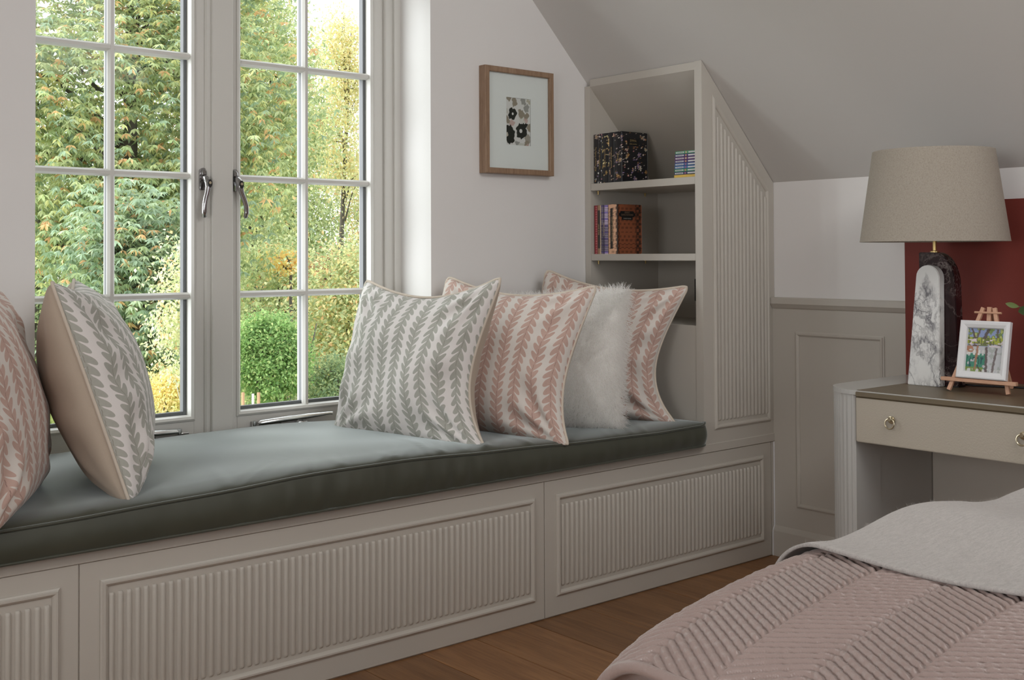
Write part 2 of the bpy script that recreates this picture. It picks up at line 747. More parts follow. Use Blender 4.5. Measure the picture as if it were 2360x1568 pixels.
# floor of single boards
fl = MB().box(-4.75, 0.10, -4.5, 0.9, -0.12, -0.022).build('floor', MAT['oak_floor'])
fl['kind'] = 'structure'
xs = [0.0, -0.20, -0.41, -0.62, -0.94, -1.155, -1.36, -1.54, -1.72, -1.94, -2.16, -2.38, -2.60, -2.82, -3.04, -3.26, -3.48, -3.70, -3.92, -4.14, -4.36, -4.58, -4.75]
for i in range(len(xs) - 1):
    a, b = xs[i + 1] + 0.0012, xs[i] - 0.0012
    ys = [0.05]
    y = -0.35 - 1.3 * random.random()
    while y > -4.3:
        ys.append(y)
        y -= 1.5 + 0.7 * random.random()
    ys.append(-4.5)
    for y1, y0 in zip(ys, ys[1:]):
        cx, cy = (a + b) / 2, (y0 + y1) / 2
        dz = random.uniform(-0.0006, 0.0)
        MB().box(a - cx, b - cx, y0 + 0.001 - cy, y1 - 0.001 - cy, -0.022, dz, 0.0012).build('plank', MAT['oak_floor'], fl, loc=(cx, cy, 0))

# walls
w = MB()
w.box(XR_, 0.10, YB, 0.92, -0.1, 2.6)
w.box(-4.75, XL, YB, 0.92, -0.1, 2.6)
w.box(XL, XR_, YW + 0.03, 0.92, -0.1, 0.50)
w.box(XL, XR_, YB, 0.92, 2.13, 2.6)
w.build('wall_back', MAT['wall'])['kind'] = 'structure'
wr = MB().box(0.0, 0.10, -4.6, YB, -0.1, 1.5).build('wall_right', MAT['wall'])
wr['kind'] = 'structure'
w = MB()
w.box(-4.85, -4.72, -4.6, -2.5, -0.1, 2.6).box(-4.85, -4.72, -0.9, 0.92, -0.1, 2.6)
w.box(-4.85, -4.72, -2.5, -0.9, -0.1, 0.85).box(-4.85, -4.72, -2.5, -0.9, 2.05, 2.6)
w.build('wall_left', MAT['wall'])['kind'] = 'structure'
w = MB()
w.box(-4.85, -3.8, -4.7, -4.5, -0.1, 2.6).box(-1.4, 0.1, -4.7, -4.5, -0.1, 2.6)
w.box(-3.8, -1.4, -4.7, -4.5, -0.1, 0.9).box(-3.8, -1.4, -4.7, -4.5, 2.2, 2.6)
w.build('wall_front', MAT['wall'])['kind'] = 'structure'
xt = -(2.46 - CEIL_Z) / CEIL_S
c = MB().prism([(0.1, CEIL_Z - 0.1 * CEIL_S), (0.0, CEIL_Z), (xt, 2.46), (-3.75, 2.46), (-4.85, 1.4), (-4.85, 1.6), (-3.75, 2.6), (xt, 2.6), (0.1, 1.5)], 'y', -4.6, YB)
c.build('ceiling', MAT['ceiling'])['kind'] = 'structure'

# panelled dado of the right-hand wall
MB().box(-0.012, 0.0, -0.56, 0.0, 0.0, 0.885).build('wainscot', MAT['greige'], wr)
MB().box(-0.012, 0.0, -4.5, -3.2, 0.0, 0.885).build('wainscot', MAT['greige'], wr)


def rect_mould(axis, u0, u1, v0, v1, face, sgn, wid=0.016, h=0.008):
    """picture-frame moulding: rounded mitred bead on a face; axis 'y' = face normal along y"""
    prof = [(0.0, 0.0), (0.0, 0.35 * h), (0.22 * wid, 0.55 * h), (0.36 * wid, h), (0.62 * wid, h), (0.86 * wid, 0.6 * h), (wid, 0.25 * h), (wid, 0.0)]
    bm = bmesh.new()
    rings = []
    for cu_, cv_, su, sv in ((u0, v0, 1, 1), (u1, v0, -1, 1), (u1, v1, -1, -1), (u0, v1, 1, -1)):
        ring = []
        for a, d in prof:
            uu, vv, f = cu_ + su * a, cv_ + sv * a, face + sgn * d
            ring.append(bm.verts.new((uu, f, vv) if axis == 'y' else (f, uu, vv)))
        rings.append(ring)
    for i in range(4):
        A, B = rings[i], rings[(i + 1) % 4]
        for k in range(len(prof) - 1):
            bm.faces.new((A[k], A[k + 1], B[k + 1], B[k]))
    bmesh.ops.recalc_face_normals(bm, faces=bm.faces[:])
    me = bpy.data.meshes.new('moulding')
    bm.to_mesh(me)
    bm.free()
    return me


link('panel_moulding', rect_mould('x', -0.441, -0.096, 0.180, 0.791, -0.012, -1, 0.016, 0.008), wr, MAT['greige'])
rail = MB().prism([(-0.012, 0.868), (-0.018, 0.872), (-0.026, 0.882), (-0.030, 0.886), (-0.030, 0.905), (-0.027, 0.908), (0.0, 0.908)], 'y', -0.545, -0.001)
rail.build('trim_1', MAT['greige'])['kind'] = 'structure'
bb = MB().prism([(-0.002, 0.0), (-0.022, 0.0), (-0.022, 0.088), (-0.012, 0.106), (-0.002, 0.106)], 'y', -4.5, -0.001)
bb.build('baseboard_right', MAT['greige'])['kind'] = 'structure'
MB().tube([(-0.0225, -0.0015, 0.0), (-0.0225, -0.0015, 0.088), (-0.0135, -0.0015, 0.106), (-0.0135, -0.0015, 0.398)], 0.0022, 6).build('caulk_line', MAT['caulk'], wr)

# ------------------------------------------------------------------ window
win = struct_empty('window_1')
YS = 0.765                          # sash face
fr = MB()
fr.box(XL - 0.02, -2.338, YW, 0.83, 0.44, 2.14, 0.002)
fr.box(-1.120, XR_ + 0.02, YW, 0.83, 0.44, 2.14, 0.002)
fr.box(-1.150, -1.116, YW + 0.012, 0.83, 0.44, 2.14, 0.004)
fr.box(-2.3385, -1.1195, YW + 0.0006, 0.829, 2.085, 2.139)
fr.box(-2.3385, -1.1195, YW + 0.0006, 0.829, 0.441, 0.505)
fr.build('window_frame', MAT['frame_white'], win)
mp = MB().box(-1.7865, -1.7165, YW + 0.004, 0.83, 0.45, 2.10, 0.003)
mp.box(-1.803, -1.78, YW + 0.016, 0.80, 0.45, 2.10, 0.005)
mp.build('window_mullion', MAT['frame_white'], win)

ZM = [2.031, 1.668, 1.305, 0.942]
ZB = 0.583


def bar_profile(wid):
    h = wid / 2
    return [(-h, 0.0), (-h, -0.006), (-h * 0.45, -0.016), (h * 0.45, -0.016), (h, -0.006), (h, 0.0)]


def make_sash(x0, x1, gx0, gx1, mx, stile_l, stile_r):
    """sash with frame x0..x1, glass gx0..gx1, one upright bar at mx, three cross bars"""
    s = MB()
    yf = YS - 0.004
    s.box(x0, gx0 - 0.012, yf, 0.815, 0.505, 2.085, 0.002)
    s.box(gx1 + 0.012, x1, yf, 0.815, 0.505, 2.085, 0.002)
    s.box(gx0 - 0.0121, gx1 + 0.0121, yf + 0.0004, 0.815, 0.505, ZB - 0.012)
    s.box(gx0 - 0.0121, gx1 + 0.0121, yf + 0.0004, 0.815, ZM[0] + 0.012, 2.085)
    sash = s.build('sash', MAT['frame_white'], win)
    # raised glazing bead round the glass
    bm = bmesh.new()
    prof = [(-0.016, 0.0), (-0.016, -0.004), (-0.010, -0.0075), (-0.003, -0.002), (0.0, 0.012), (0.0, 0.03)]
    rings = []
    for cx, cz, sx, sz in ((gx0, ZB, 1, 1), (gx1, ZB, -1, 1), (gx1, ZM[0], -1, -1), (gx0, ZM[0], 1, -1)):
        rings.append([bm.verts.new((cx + sx * a, yf + d, cz + sz * a)) for a, d in prof])
    for i in range(4):
        A, B = rings[i], rings[(i + 1) % 4]
        for k in range(len(prof) - 1):
            bm.faces.new((A[k], A[k + 1], B[k + 1], B[k]))
    bmesh.ops.recalc_face_normals(bm, faces=bm.faces[:])
    me = bpy.data.meshes.new('glazing_bead')
    bm.to_mesh(me)
    bm.free()
    link('glazing_bead', me, sash, MAT['frame_white'])
    yb = YS + 0.018
    pr = bar_profile(0.0215)
    MB().prism([(mx + a, yb + d - 0.0006) for a, d in pr], 'z', ZB - 0.004, ZM[0] + 0.004).build('glazing_bar', MAT['frame_white'], sash)
    for z in ZM[1:]:
        MB().prism([(yb + d, z + a) for a, d in pr], 'x', gx0 - 0.012, gx1 + 0.012).build('glazing_bar', MAT['frame_white'], sash)
    # spacer bars inside the double glazing, seen edge-on beside every bar
    sp = MB()
    gp = MB()
    for X in (gx0 + 0.004, mx, gx1 - 0.004):
        sp.box(X - 0.0065, X + 0.0065, YS + 0.021, YS + 0.043, ZB, ZM[0])
    for Z in (ZB + 0.003, ZM[3], ZM[2], ZM[1], ZM[0] - 0.003):
        sp.box(gx0, gx1, YS + 0.022, YS + 0.039, Z - 0.007, Z + 0.007)
    sp.build('spacer_bar', MAT['spacer'], sash)
    ou = MB()
    for X in (gx0 - 0.001, mx, gx1 + 0.001):
        ou.box(X - 0.004, X + 0.004, YS + 0.044, YS + 0.056, ZB, ZM[0])
    for Z in ZM[1:]:
        ou.box(gx0, gx1, YS + 0.044, YS + 0.056, Z - 0.0055, Z + 0.0055)
    ou.build('outer_bar', MAT['frame_white'], sash)
    zz = [ZB] + ZM[::-1]
    for xa, xb in ((gx0, mx), (mx, gx1)):
        for za, zb in zip(zz, zz[1:]):
            MB().box(xa, xb, YS + 0.0195, YS + 0.0205, za, zb).build('glass_pane', MAT['glass'], sash)
    return sash


sash_l = make_sash(-2.372, -1.8000, -2.318, -1.8475, -2.083, 0, 0)
sash_r = make_sash(-1.7180, -1.150, -1.6800, -1.205, -1.444, 0, 0)


def espag_handle(sash, cx, mirror):
    """casement handle: back plate, boss with keyhole and a cranked lever"""
    yf = YS - 0.004
    h = MB()
    pts = []
    for k in range(13):
        a = PI * k / 12
        pts.append((cx + 0.0105 * math.cos(a), 1.3195 + 0.0105 * math.sin(a)))
    pts += [(cx - 0.0105, 1.268), (cx - 0.008, 1.262), (cx + 0.008, 1.262), (cx + 0.0105, 1.268)]
    h.prism(pts, 'y', yf - 0.007, yf)
    h.tube([(cx, yf - 0.004, 1.325), (cx, yf - 0.009, 1.315), (cx, yf - 0.013, 1.306)], [0.006, 0.0095, 0.008], 10)
    plate = h.build('window_handle', MAT['chrome'], sash, True)
    lv = MB()
    m_ = mirror
    path = [(cx, yf - 0.006, 1.303), (cx + 0.002 * m_, yf - 0.020, 1.297), (cx + 0.006 * m_, yf - 0.030, 1.284), (cx + 0.005 * m_, yf - 0.032, 1.270),
            (cx + (0.001 if m_ > 0 else -0.012) * 1, yf - 0.032, 1.252), (cx + (-0.004 if m_ > 0 else 0.020), yf - 0.032, 1.235),
            (cx + (-0.007 if m_ > 0 else 0.027), yf - 0.031, 1.215), (cx + (-0.007 if m_ > 0 else 0.028), yf - 0.030, 1.195),
            (cx + (-0.006 if m_ > 0 else 0.026), yf - 0.028, 1.181), (cx + (-0.006 if m_ > 0 else 0.026), yf - 0.027, 1.178)]
    if m_ < 0:
        path[1] = (cx + 0.003, yf - 0.020, 1.297)
        path[2] = (cx + 0.006, yf - 0.030, 1.284)
        path[3] = (cx + 0.007, yf - 0.032, 1.270)
        path[4] = (cx + 0.011, yf - 0.032, 1.255)
    lv.tube(path, [0.008, 0.0095, 0.0115, 0.0095, 0.0078, 0.0076, 0.0075, 0.0075, 0.0072, 0.003], 12)
    lv.build('handle_lever', MAT['chrome'], sash, True, 60)
    bx = path[2][0]
    k = MB().prism([(bx + 0.0078 * math.cos(a) * 0.9, 1.281 + 0.0125 * math.sin(a)) for a in np.linspace(0, 2 * PI, 14)[:-1]], 'y', yf - 0.0425, yf - 0.036)
    k.build('lock_surround', MAT['black'], sash)
    k = MB().prism([(bx + 0.0042 * math.cos(a), 1.283 + 0.0042 * math.sin(a)) for a in np.linspace(0, 2 * PI, 14)[:-1]], 'y', yf - 0.0435, yf - 0.0424)
    k.box(bx - 0.003, bx + 0.003, yf - 0.0445, yf - 0.0434, 1.2822, 1.2838)
    k.build('key_barrel', MAT['champagne'], sash, True)


espag_handle(sash_l, -1.8085, 1)
espag_handle(sash_r, -1.7045, -1)


def stay(sash, x0, x1, z0, z1):
    s = MB()
    yf = YS - 0.004
    dx, dz = x1 - x0, z1 - z0
    P = lambda t, dy, e=0: (x0 + dx * t, yf - dy, z0 + dz * t + e)
    s.tube([P(0.03, 0.020), P(0.06, 0.022), P(0.35, 0.022, 0.001), P(0.62, 0.023, 0.001), P(0.72, 0.024, 0.001), P(0.88, 0.026, 0.001), P(0.97, 0.030, 0.002), P(1.0, 0.034, 0.001)],
           [0.005, 0.010, 0.0105, 0.0105, 0.0095, 0.007, 0.0055, 0.006], 10, flatten=0.9)
    s.lathe([(0.008, z0 - 0.009), (0.008, z0 + 0.006), (0.004, z0 + 0.008)], x0, yf - 0.010, 14)
    for t in (0.32, 0.62):
        s.lathe([(0.004, z0 + dz * t - 0.018), (0.0045, z0 + dz * t - 0.002)], x0 + dx * t, yf - 0.020, 10)
    s.box(x0 + dx * 0.55, x0 + dx * 0.68, yf - 0.024, yf, z0 + dz * 0.6 - 0.020, z0 + dz * 0.6 - 0.012, 0.002)
    s.box(x0 - 0.006, x0 + 0.03, yf - 0.014, yf, z0 - 0.012, z0 - 0.006, 0.001)
    s.build('casement_stay', MAT['chrome_bright'], sash, True, 50)


stay(sash_r, -1.640, -1.372, 0.541, 0.549)
stay(sash_l, -1.886, -2.14, 0.542, 0.545)

# curved white bargeboard of the dormer roof outside, glimpsed at the top of the right casement
a_pts = [(-0.95, 2.245), (-0.86, 2.165), (-0.796, 2.114), (-0.737, 2.077), (-0.66, 2.015), (-0.58, 1.935)]
b_pts = [(x + 0.13, z + 0.15) for x, z in a_pts]
MB().prism(a_pts + b_pts[::-1], 'y', 1.50, 1.56).build('trim_2', MAT['frame_white'])['kind'] = 'structure'

# ================================================================== window seat
seat = thing('window_seat', 'greige panelled window seat with reeded doors under the window', 'bench')
ZLIP0, ZLIP1 = 0.400, 0.428
XE = -3.52
MB().box(XE, -0.002, 0.004, 0.020, 0.0, ZLIP0 - 0.001).build('face_board', MAT['greige'], seat)
top = MB().box(XE, 0.0, -0.004, YB - 0.002, ZLIP0, ZLIP1, 0.0015).box(XL + 0.002, XR_ - 0.002, YB - 0.01, YW - 0.004, ZLIP0, ZLIP1 - 0.0005)
top.build('seat_board', MAT['greige'], seat)


def reed_mesh(length, wid=0.0128, h=0.0065, ns=6):
    """half-round strip with rounded ends standing on y = 0, proud towards -y"""
    verts, n = [], ns + 1
    rows = [(-length / 2, 0.35), (-length / 2 + 0.0025, 0.8), (-length / 2 + 0.006, 1.0), (length / 2 - 0.006, 1.0), (length / 2 - 0.0025, 0.8), (length / 2, 0.35)]
    for z, s in rows:
        for k in range(n):
            a = PI * k / ns
            verts.append((wid / 2 * math.cos(a) * (0.75 + 0.25 * s), -h * math.sin(a) * s, z))
    faces = grid_faces(len(rows), n)
    return mesh_np('reed', verts, faces)


def door(x0, x1, px0, px1, rx0, rx1, n, label=None):
    d = MB().box(x0 + 0.0016, x1 - 0.0016, 0.0, 0.018, 0.003, ZLIP0 - 0.0015, 0.0008).build('door', MAT['greige'], seat)
    if label:
        d['label'] = label
    link('panel_moulding', rect_mould('y', px0, px1, 0.0585, 0.357, 0.0, -1, 0.0165, 0.0085), d, MAT['greige'])
    me = reed_mesh(0.239)
    me.materials.append(MAT['greige'])
    for k in range(n):
        o = bpy.data.objects.new('reed', me)
        COL.objects.link(o)
        o.parent = d
        o.location = (rx0 + (rx1 - rx0) * k / (n - 1), 0.0005, 0.2055)
    return d


door(-2.4487, -1.1023, -2.404, -1.141, -2.3785, -1.1675, 63)
door(-1.1023, -0.028, -1.058, -0.074, -1.031, -0.099, 49)
door(XE, -2.4487, -3.47, -2.490, -3.445, -2.5165, 48)
MB().box(-0.0265, -0.002, 0.0, 0.018, 0.003, ZLIP0 - 0.0015).build('filler_strip', MAT['greige'], seat)

# ================================================================== bookcase
bk = thing('bookcase', 'greige built-in bookcase with sloped top and reeded side panel under the eaves', 'bookcase')
ch = MB().prism([(XBK, ZLIP1), (-0.0015, ZLIP1), (-0.0015, CEIL_Z - 0.002), (XBK, CEIL_Z - XBK * CEIL_S - 0.002)], 'y', 0.0, 0.031).build('cheek_panel', MAT['greige'], bk)
# bead following the sloped outline
corner = [(-0.336, 0.4725), (-0.032, 0.4725), (-0.032, 1.2875), (-0.336, 1.5985)]
prof = [(0.0, 0.0), (0.0, 0.003), (0.0035, 0.005), (0.006, 0.0085), (0.0105, 0.0085), (0.0145, 0.005), (0.0165, 0.002), (0.0165, 0.0)]
bm = bmesh.new()
rings = []
nC = len(corner)
for i in range(nC):
    p0, p1, p2 = (np.array(corner[(i - 1) % nC]), np.array(corner[i]), np.array(corner[(i + 1) % nC]))
    d1 = (p1 - p0) / np.linalg.norm(p1 - p0)
    d2 = (p2 - p1) / np.linalg.norm(p2 - p1)
    n1, n2 = np.array([-d1[1], d1[0]]), np.array([-d2[1], d2[0]])
    m_ = (n1 + n2) / (1 + n1 @ n2)
    rings.append([bm.verts.new((p1[0] + m_[0] * a, -d, p1[1] + m_[1] * a)) for a, d in prof])
for i in range(nC):
    A, B = rings[i], rings[(i + 1) % nC]
    for k in range(len(prof) - 1):
        bm.faces.new((A[k], A[k + 1], B[k + 1], B[k]))
bmesh.ops.recalc_face_normals(bm, faces=bm.faces[:])
me = bpy.data.meshes.new('panel_moulding')
bm.to_mesh(me)
bm.free()
link('panel_moulding', me, ch, MAT['greige'])
for k in range(14):
    x = -0.3085 + 0.0197 * k
    zt = 1.5985 - (x + 0.336) * CEIL_S - 0.045
    zb = 0.5
    me = reed_mesh(zt - zb)
    o = link('reed', me, ch, MAT['greige'], (x, 0.0005, (zt + zb) / 2))
MB().box(XBK, -0.012, 0.5316, YB - 0.0015, ZLIP1, 1.684).build('side_panel', MAT['greige'], bk)
ZT = CEIL_Z - XBK * CEIL_S - 0.004
MB().prism([(XBK, ZT), (XBK, ZT - 0.026), (XBK + 0.02, ZT - 0.028 - 0.02 * CEIL_S), (-0.020, ZT - 0.028 - (-0.020 - XBK) * CEIL_S), (-0.010, ZT - 0.012 - (-0.010 - XBK) * CEIL_S)], 'y', 0.0312, 0.5315).build('top_board', MAT['greige'], bk)
MB().box(-0.024, -0.010, 0.0312, 0.5315, ZLIP1, 1.32).build('back_panel', MAT['greige'], bk)
for z0, z1, xd in ((1.2965, 1.3225, -0.037), (1.0390, 1.0632, -0.0245)):
    MB().box(XBK + 0.001, xd, 0.0315, 0.5312, z0, z1, 0.0012).build('shelf', MAT['greige'], bk)
    for px_ in (XBK + 0.035, -0.10):
        for py_ in (0.5275, 0.036):
            MB().lathe([(0.0025, z0 - 0.013), (0.0025, z0 - 0.004), (0.0045, z0 - 0.004), (0.0045, z0 - 0.0002)], px_, py_, 10).build('shelf_pin', MAT['brass'], bk)
MB().box(XBK + 0.002, -0.0245, 0.0315, 0.5312, ZLIP1 + 0.001, 0.8215, 0.001).build('lower_box', MAT['greige'], bk)
so = thing('wall_socket', 'black double socket plate on the back of the lowest bookcase niche', 'socket', (-0.0245, 0.300, 0.927))
MB().box(-0.005, 0.0, -0.045, 0.045, -0.0415, 0.0415, 0.002).build('plate', MAT['black'], so)
sw = MB()
for yy in (-0.022, 0.022):
    sw.box(-0.0065, -0.0045, yy - 0.004, yy + 0.004, 0.012, 0.026, 0.0008)
sw.build('switch', MAT['black'], so)

# ------------------------------------------------------------------ picture on the back wall
pic = thing('framed_print', 'abstract print in a wide mount and brown wooden frame on the back wall', 'picture', (-0.732, YB - 0.001, 1.527))
fw_, fh_ = 0.158, 0.1845      # half sizes
bm = bmesh.new()
prof = [(0.0, 0.0), (0.0, -0.033), (0.002, -0.035), (0.017, -0.035), (0.019, -0.033), (0.019, -0.024), (0.0, 0.0)]
rings = []
for sx, sz in ((-1, -1), (1, -1), (1, 1), (-1, 1)):
    rings.append([bm.verts.new((sx * (fw_ - a), d, sz * (fh_ - a))) for a, d in prof[:-1]])
for i in range(4):
    A, B = rings[i], rings[(i + 1) % 4]
    n = len(A)
    for k in range(n):
        bm.faces.new((A[k], A[(k + 1) % n], B[(k + 1) % n], B[k]))
bmesh.ops.recalc_face_normals(bm, faces=bm.faces[:])
me = bpy.data.meshes.new('frame')
bm.to_mesh(me)
bm.free()
link('frame', me, pic, MAT['frame_wood'])
pw, ph, pcx, pcz = 0.0562, 0.0828, 0.002, 0.001
mb_ = MB()
# mount with a bevelled window
for x0, x1, z0, z1 in ((-0.141, pcx - pw, -0.167, 0.167), (pcx + pw, 0.141, -0.167, 0.167), (pcx - pw, pcx + pw, -0.167, pcz - ph), (pcx - pw, pcx + pw, pcz + ph, 0.167)):
    mb_.box(x0, x1, -0.0215, -0.0195, z0, z1)
mb_.build('mount', MAT['mat_board'], pic)
# the print: brush-mark blobs, black rings, blush and taupe dabs
nu, nv = 104, 152
U, V = np.meshgrid(np.linspace(0, 1, nu), np.linspace(0, 1, nv), indexing='ij')   # v = 0 at the top
C = np.tile(np.array([0.72, 0.70, 0.71]), (nu, nv, 1))
r2_ = np.random.default_rng(3)
wobx = 0.02 * np.sin(V * 31 + 1) + 0.012 * np.sin(V * 67 + U * 20)
woby = 0.012 * np.sin(U * 37) + 0.008 * np.sin(U * 71 + V * 13)


def dab(cx, cy, rx, ry, rot, col, hole=None, al=1.0):
    du, dv = (U + wobx - cx) * 1.0, (V + woby - cy) * 1.47
    ca, sa = math.cos(rot), math.sin(rot)
    a, b = du * ca + dv * sa, -du * sa + dv * ca
    rr = np.sqrt((np.abs(a) / rx) ** 2.3 + (np.abs(b) / (ry * 1.47)) ** 2.3)
    m = np.clip((1.0 - rr) * 18, 0, 1)
    if hole:
        m *= np.clip((np.sqrt(((U - cx - hole[0]) / hole[2]) ** 2 + ((V - cy - hole[1]) / (hole[2] * 0.7)) ** 2) - 1) * 6, 0, 1)
    streak = 1 + 0.12 * np.sin(a * 160) * np.cos(b * 25)
    m = (m * al)[..., None]
    C[:] = C * (1 - m) + m * np.array(col) * streak[..., None]


TA, GR, BL_, PKB = (0.30, 0.255, 0.205), (0.34, 0.33, 0.32), (0.012, 0.013, 0.010), (0.56, 0.38, 0.36)
dab(0.12, 0.02, 0.12, 0.05, 0.3, TA); dab(0.35, 0.085, 0.10, 0.10, 0.05, TA); dab(0.72, 0.05, 0.10, 0.09, 0, GR)
dab(0.95, 0.05, 0.09, 0.05, 0.4, (0.5, 0.46, 0.38)); dab(0.85, 0.20, 0.11, 0.085, 0.1, GR); dab(0.62, 0.33, 0.12, 0.10, -0.3, TA)
dab(0.84, 0.37, 0.11, 0.075, 0, TA); dab(0.82, 0.46, 0.09, 0.055, 0.1, PKB, al=0.85); dab(0.06, 0.48, 0.09, 0.08, 0, TA)
dab(0.03, 0.30, 0.05, 0.06, 0, (0.6, 0.58, 0.55)); dab(0.66, 0.47, 0.13, 0.06, 0, (0.62, 0.60, 0.56), al=0.6)
dab(0.27, 0.34, 0.17, 0.125, 0.15, BL_, (0.01, 0.0, 0.035)); dab(0.24, 0.54, 0.11, 0.065, -0.5, PKB, al=0.9)
dab(0.14, 0.78, 0.22, 0.20, -0.1, BL_); dab(0.03, 0.80, 0.07, 0.05, 0, (0.55, 0.50, 0.44))
dab(0.96, 0.60, 0.09, 0.09, 0, TA); dab(0.90, 0.84, 0.12, 0.09, 0.2, (0.36, 0.33, 0.29)); dab(0.84, 0.96, 0.10, 0.08, 0.2, TA)
dab(0.88, 0.99, 0.06, 0.03, 0, PKB, al=0.8); dab(0.45, 0.96, 0.10, 0.05, 0.5, GR); dab(0.62, 0.99, 0.12, 0.05, 0, (0.6, 0.59, 0.56))
dab(0.64, 0.69, 0.22, 0.165, 0.12, BL_, (-0.03, 0.0, 0.055)); dab(0.80, 0.57, 0.07, 0.06, 0.3, BL_)
vtx = np.stack([pcx - pw + 2 * pw * U, np.full_like(U, -0.0185), pcz + ph - 2 * ph * V], -1).reshape(-1, 3)
link('print', mesh_np('print', vtx, grid_faces(nu, nv)[:, ::-1], True, col=C.reshape(-1, 3)), pic, MAT['print'])
MB().box(-0.140, 0.140, -0.0262, -0.0250, -0.166, 0.166).build('glass', MAT['glass'], pic)
MB().box(-0.150, 0.150, -0.0165, -0.001, -0.176, 0.176).build('backing', MAT['black'], pic)


# ================================================================== seat cushion
def build_cushion():
    x0, x1, y0, y1, yr = -3.30, -0.3925, -0.030, 0.553, YW - 0.006
    xs_ = np.linspace(x0, x1, 230)
    ys_ = np.concatenate([np.linspace(y0, y0 + 0.16, 22)[:-1], np.linspace(y0 + 0.16, y1, 20), np.linspace(y1, yr, 8)[1:]])
    nx, ny = len(xs_), len(ys_)
    jy = int(np.argmin(abs(ys_ - y1)))
    keepx = (xs_ > XL + 0.004) & (xs_ < XR_ - 0.004)
    i0, i1 = np.where(keepx)[0][[0, -1]]
    X, Y = np.meshgrid(xs_, ys_, indexing='ij')
    # rounded front corner
    r = 0.045
    cx, cy = x1 - r, y0 + r
    m = (X > cx) & (Y < cy)
    d = np.maximum(np.hypot(X - cx, Y - cy), 1e-6)
    k = np.where(m & (d > r), r / d, 1.0)
    X, Y = np.where(m, cx + (X - cx) * k, X), np.where(m, cy + (Y - cy) * k, Y)
    bump = np.exp(-((X + 1.72) / 0.62) ** 2)
    ed = np.minimum.reduce([Y - y0, np.where(X > XR_, y1 - Y, np.maximum(yr - Y, 0.0) + 0.02), x1 - X])
    ed = np.clip(ed / 0.09, 0, 1)
    Z = 0.496 + 0.030 * bump + 0.014 * np.sqrt(1 - (1 - ed) ** 2)
    # pulled wrinkles running back from the front seam
    fall = np.exp(-np.clip(Y - y0, 0, 1) / 0.13)
    amp = np.exp(-((X + 1.60) / 0.38) ** 2) + 0.25
    rw = np.random.default_rng(12)
    Wk = np.zeros_like(Z)
    for _ in range(46):
        wx = rw.normal(-1.55, 0.42)
        wl, ww, wa = rw.uniform(0.06, 0.26), rw.uniform(0.006, 0.016), rw.uniform(0.25, 0.9)
        ds = X - wx - (Y - y0) * wa - 0.03 * np.sin((Y - y0) * 9 + wx * 40)
        Wk += rw.uniform(0.35, 1.0) * np.exp(-(ds / ww) ** 2) * np.exp(-np.clip(Y - y0, 0, 1) / wl)
    Z += 0.0032 * Wk * np.clip((Y - y0) / 0.02, 0, 1)
    Z += 0.0016 * np.sin(X * 13 + Y * 7 + 1) * np.sin(Y * 15 - X * 4)
    idx = -np.ones((nx, ny), int)
    verts = []
    cells = []
    for i in range(nx - 1):
        for j in range(ny - 1):
            if j < jy or (i0 <= i < i1):
                cells.append((i, j))
    for i, j in cells:
        for a, b in ((i, j), (i + 1, j), (i + 1, j + 1), (i, j + 1)):
            if idx[a, b] < 0:
                idx[a, b] = len(verts)
                verts.append((X[a, b], Y[a, b], Z[a, b]))
    faces = [(idx[i, j], idx[i + 1, j], idx[i + 1, j + 1], idx[i, j + 1]) for i, j in cells]
    cnt = {}
    for f in faces:
        for a, b in zip(f, f[1:] + f[:1]):
            cnt[(a, b)] = 1
    bnd = [(a, b) for (a, b) in cnt if (b, a) not in cnt]
    nxt = dict(bnd)
    loop = [bnd[0][0]]
    while nxt[loop[-1]] != loop[0]:
        loop.append(nxt[loop[-1]])
    L = np.array([verts[q] for q in loop])
    tang = np.roll(L, -1, 0) - np.roll(L, 1, 0)
    nrm = np.stack([tang[:, 1], -tang[:, 0]], 1)
    nrm /= np.maximum(np.linalg.norm(nrm, axis=1, keepdims=True), 1e-9)
    rows = [loop]
    n = len(loop)
    s_ = np.arange(n)
    K = 9
    arr = list(verts)
    zb = ZLIP1 + 0.001
    for kk in range(1, K + 1):
        t = kk / K
        bul = 0.010 * math.sin(PI * t) + 0.0022 * math.sin(PI * t) * (np.sin(L[:, 0] * 57 + 3 * np.sin(L[:, 0] * 13)) + 0.7 * np.sin(L[:, 0] * 131 + 2 * np.sin(L[:, 0] * 29))) * (0.3 + np.exp(-((L[:, 0] + 1.6) / 0.5) ** 2))
        front = (L[:, 1] < y1 - 0.02).astype(float)
        off = bul * front
        z = L[:, 2] * (1 - t) + zb * t
        P = np.stack([L[:, 0] + nrm[:, 0] * off, L[:, 1] + nrm[:, 1] * off, z], 1)
        st = len(arr)
        arr += [tuple(p) for p in P]
        cur = [st + q for q in range(n)]
        prv = rows[-1]
        for q in range(n):
            faces.append((prv[(q + 1) % n], prv[q], cur[q], cur[(q + 1) % n]))
        rows.append(cur)
    me = mesh_np('cover', np.array(arr), np.array(faces))
    cu = thing('seat_cushion', 'long dark green velvet seat cushion on the window seat', 'cushion', (0, 0, 0))
    link('cover', me, cu, MAT['velvet'])
    # piping along the top and bottom seams of the front and right end
    order = [q for q in range(n) if L[q, 1] < y1 - 0.03 and L[q, 0] > x0 + 0.01]
    fr_ = sorted([q for q in order], key=lambda q: (L[q, 0] - (0 if L[q, 1] < cy else -L[q, 1])))
    pp = [(L[q, 0], L[q, 1], L[q, 2]) for q in fr_]
    MB().tube([(p[0] + (0.001 if p[1] > cy else 0), p[1] - (0.0015 if p[1] < cy else 0), p[2] + 0.0005) for p in pp], 0.0036, 7).build('piping', MAT['velvet'], cu, True, 0)
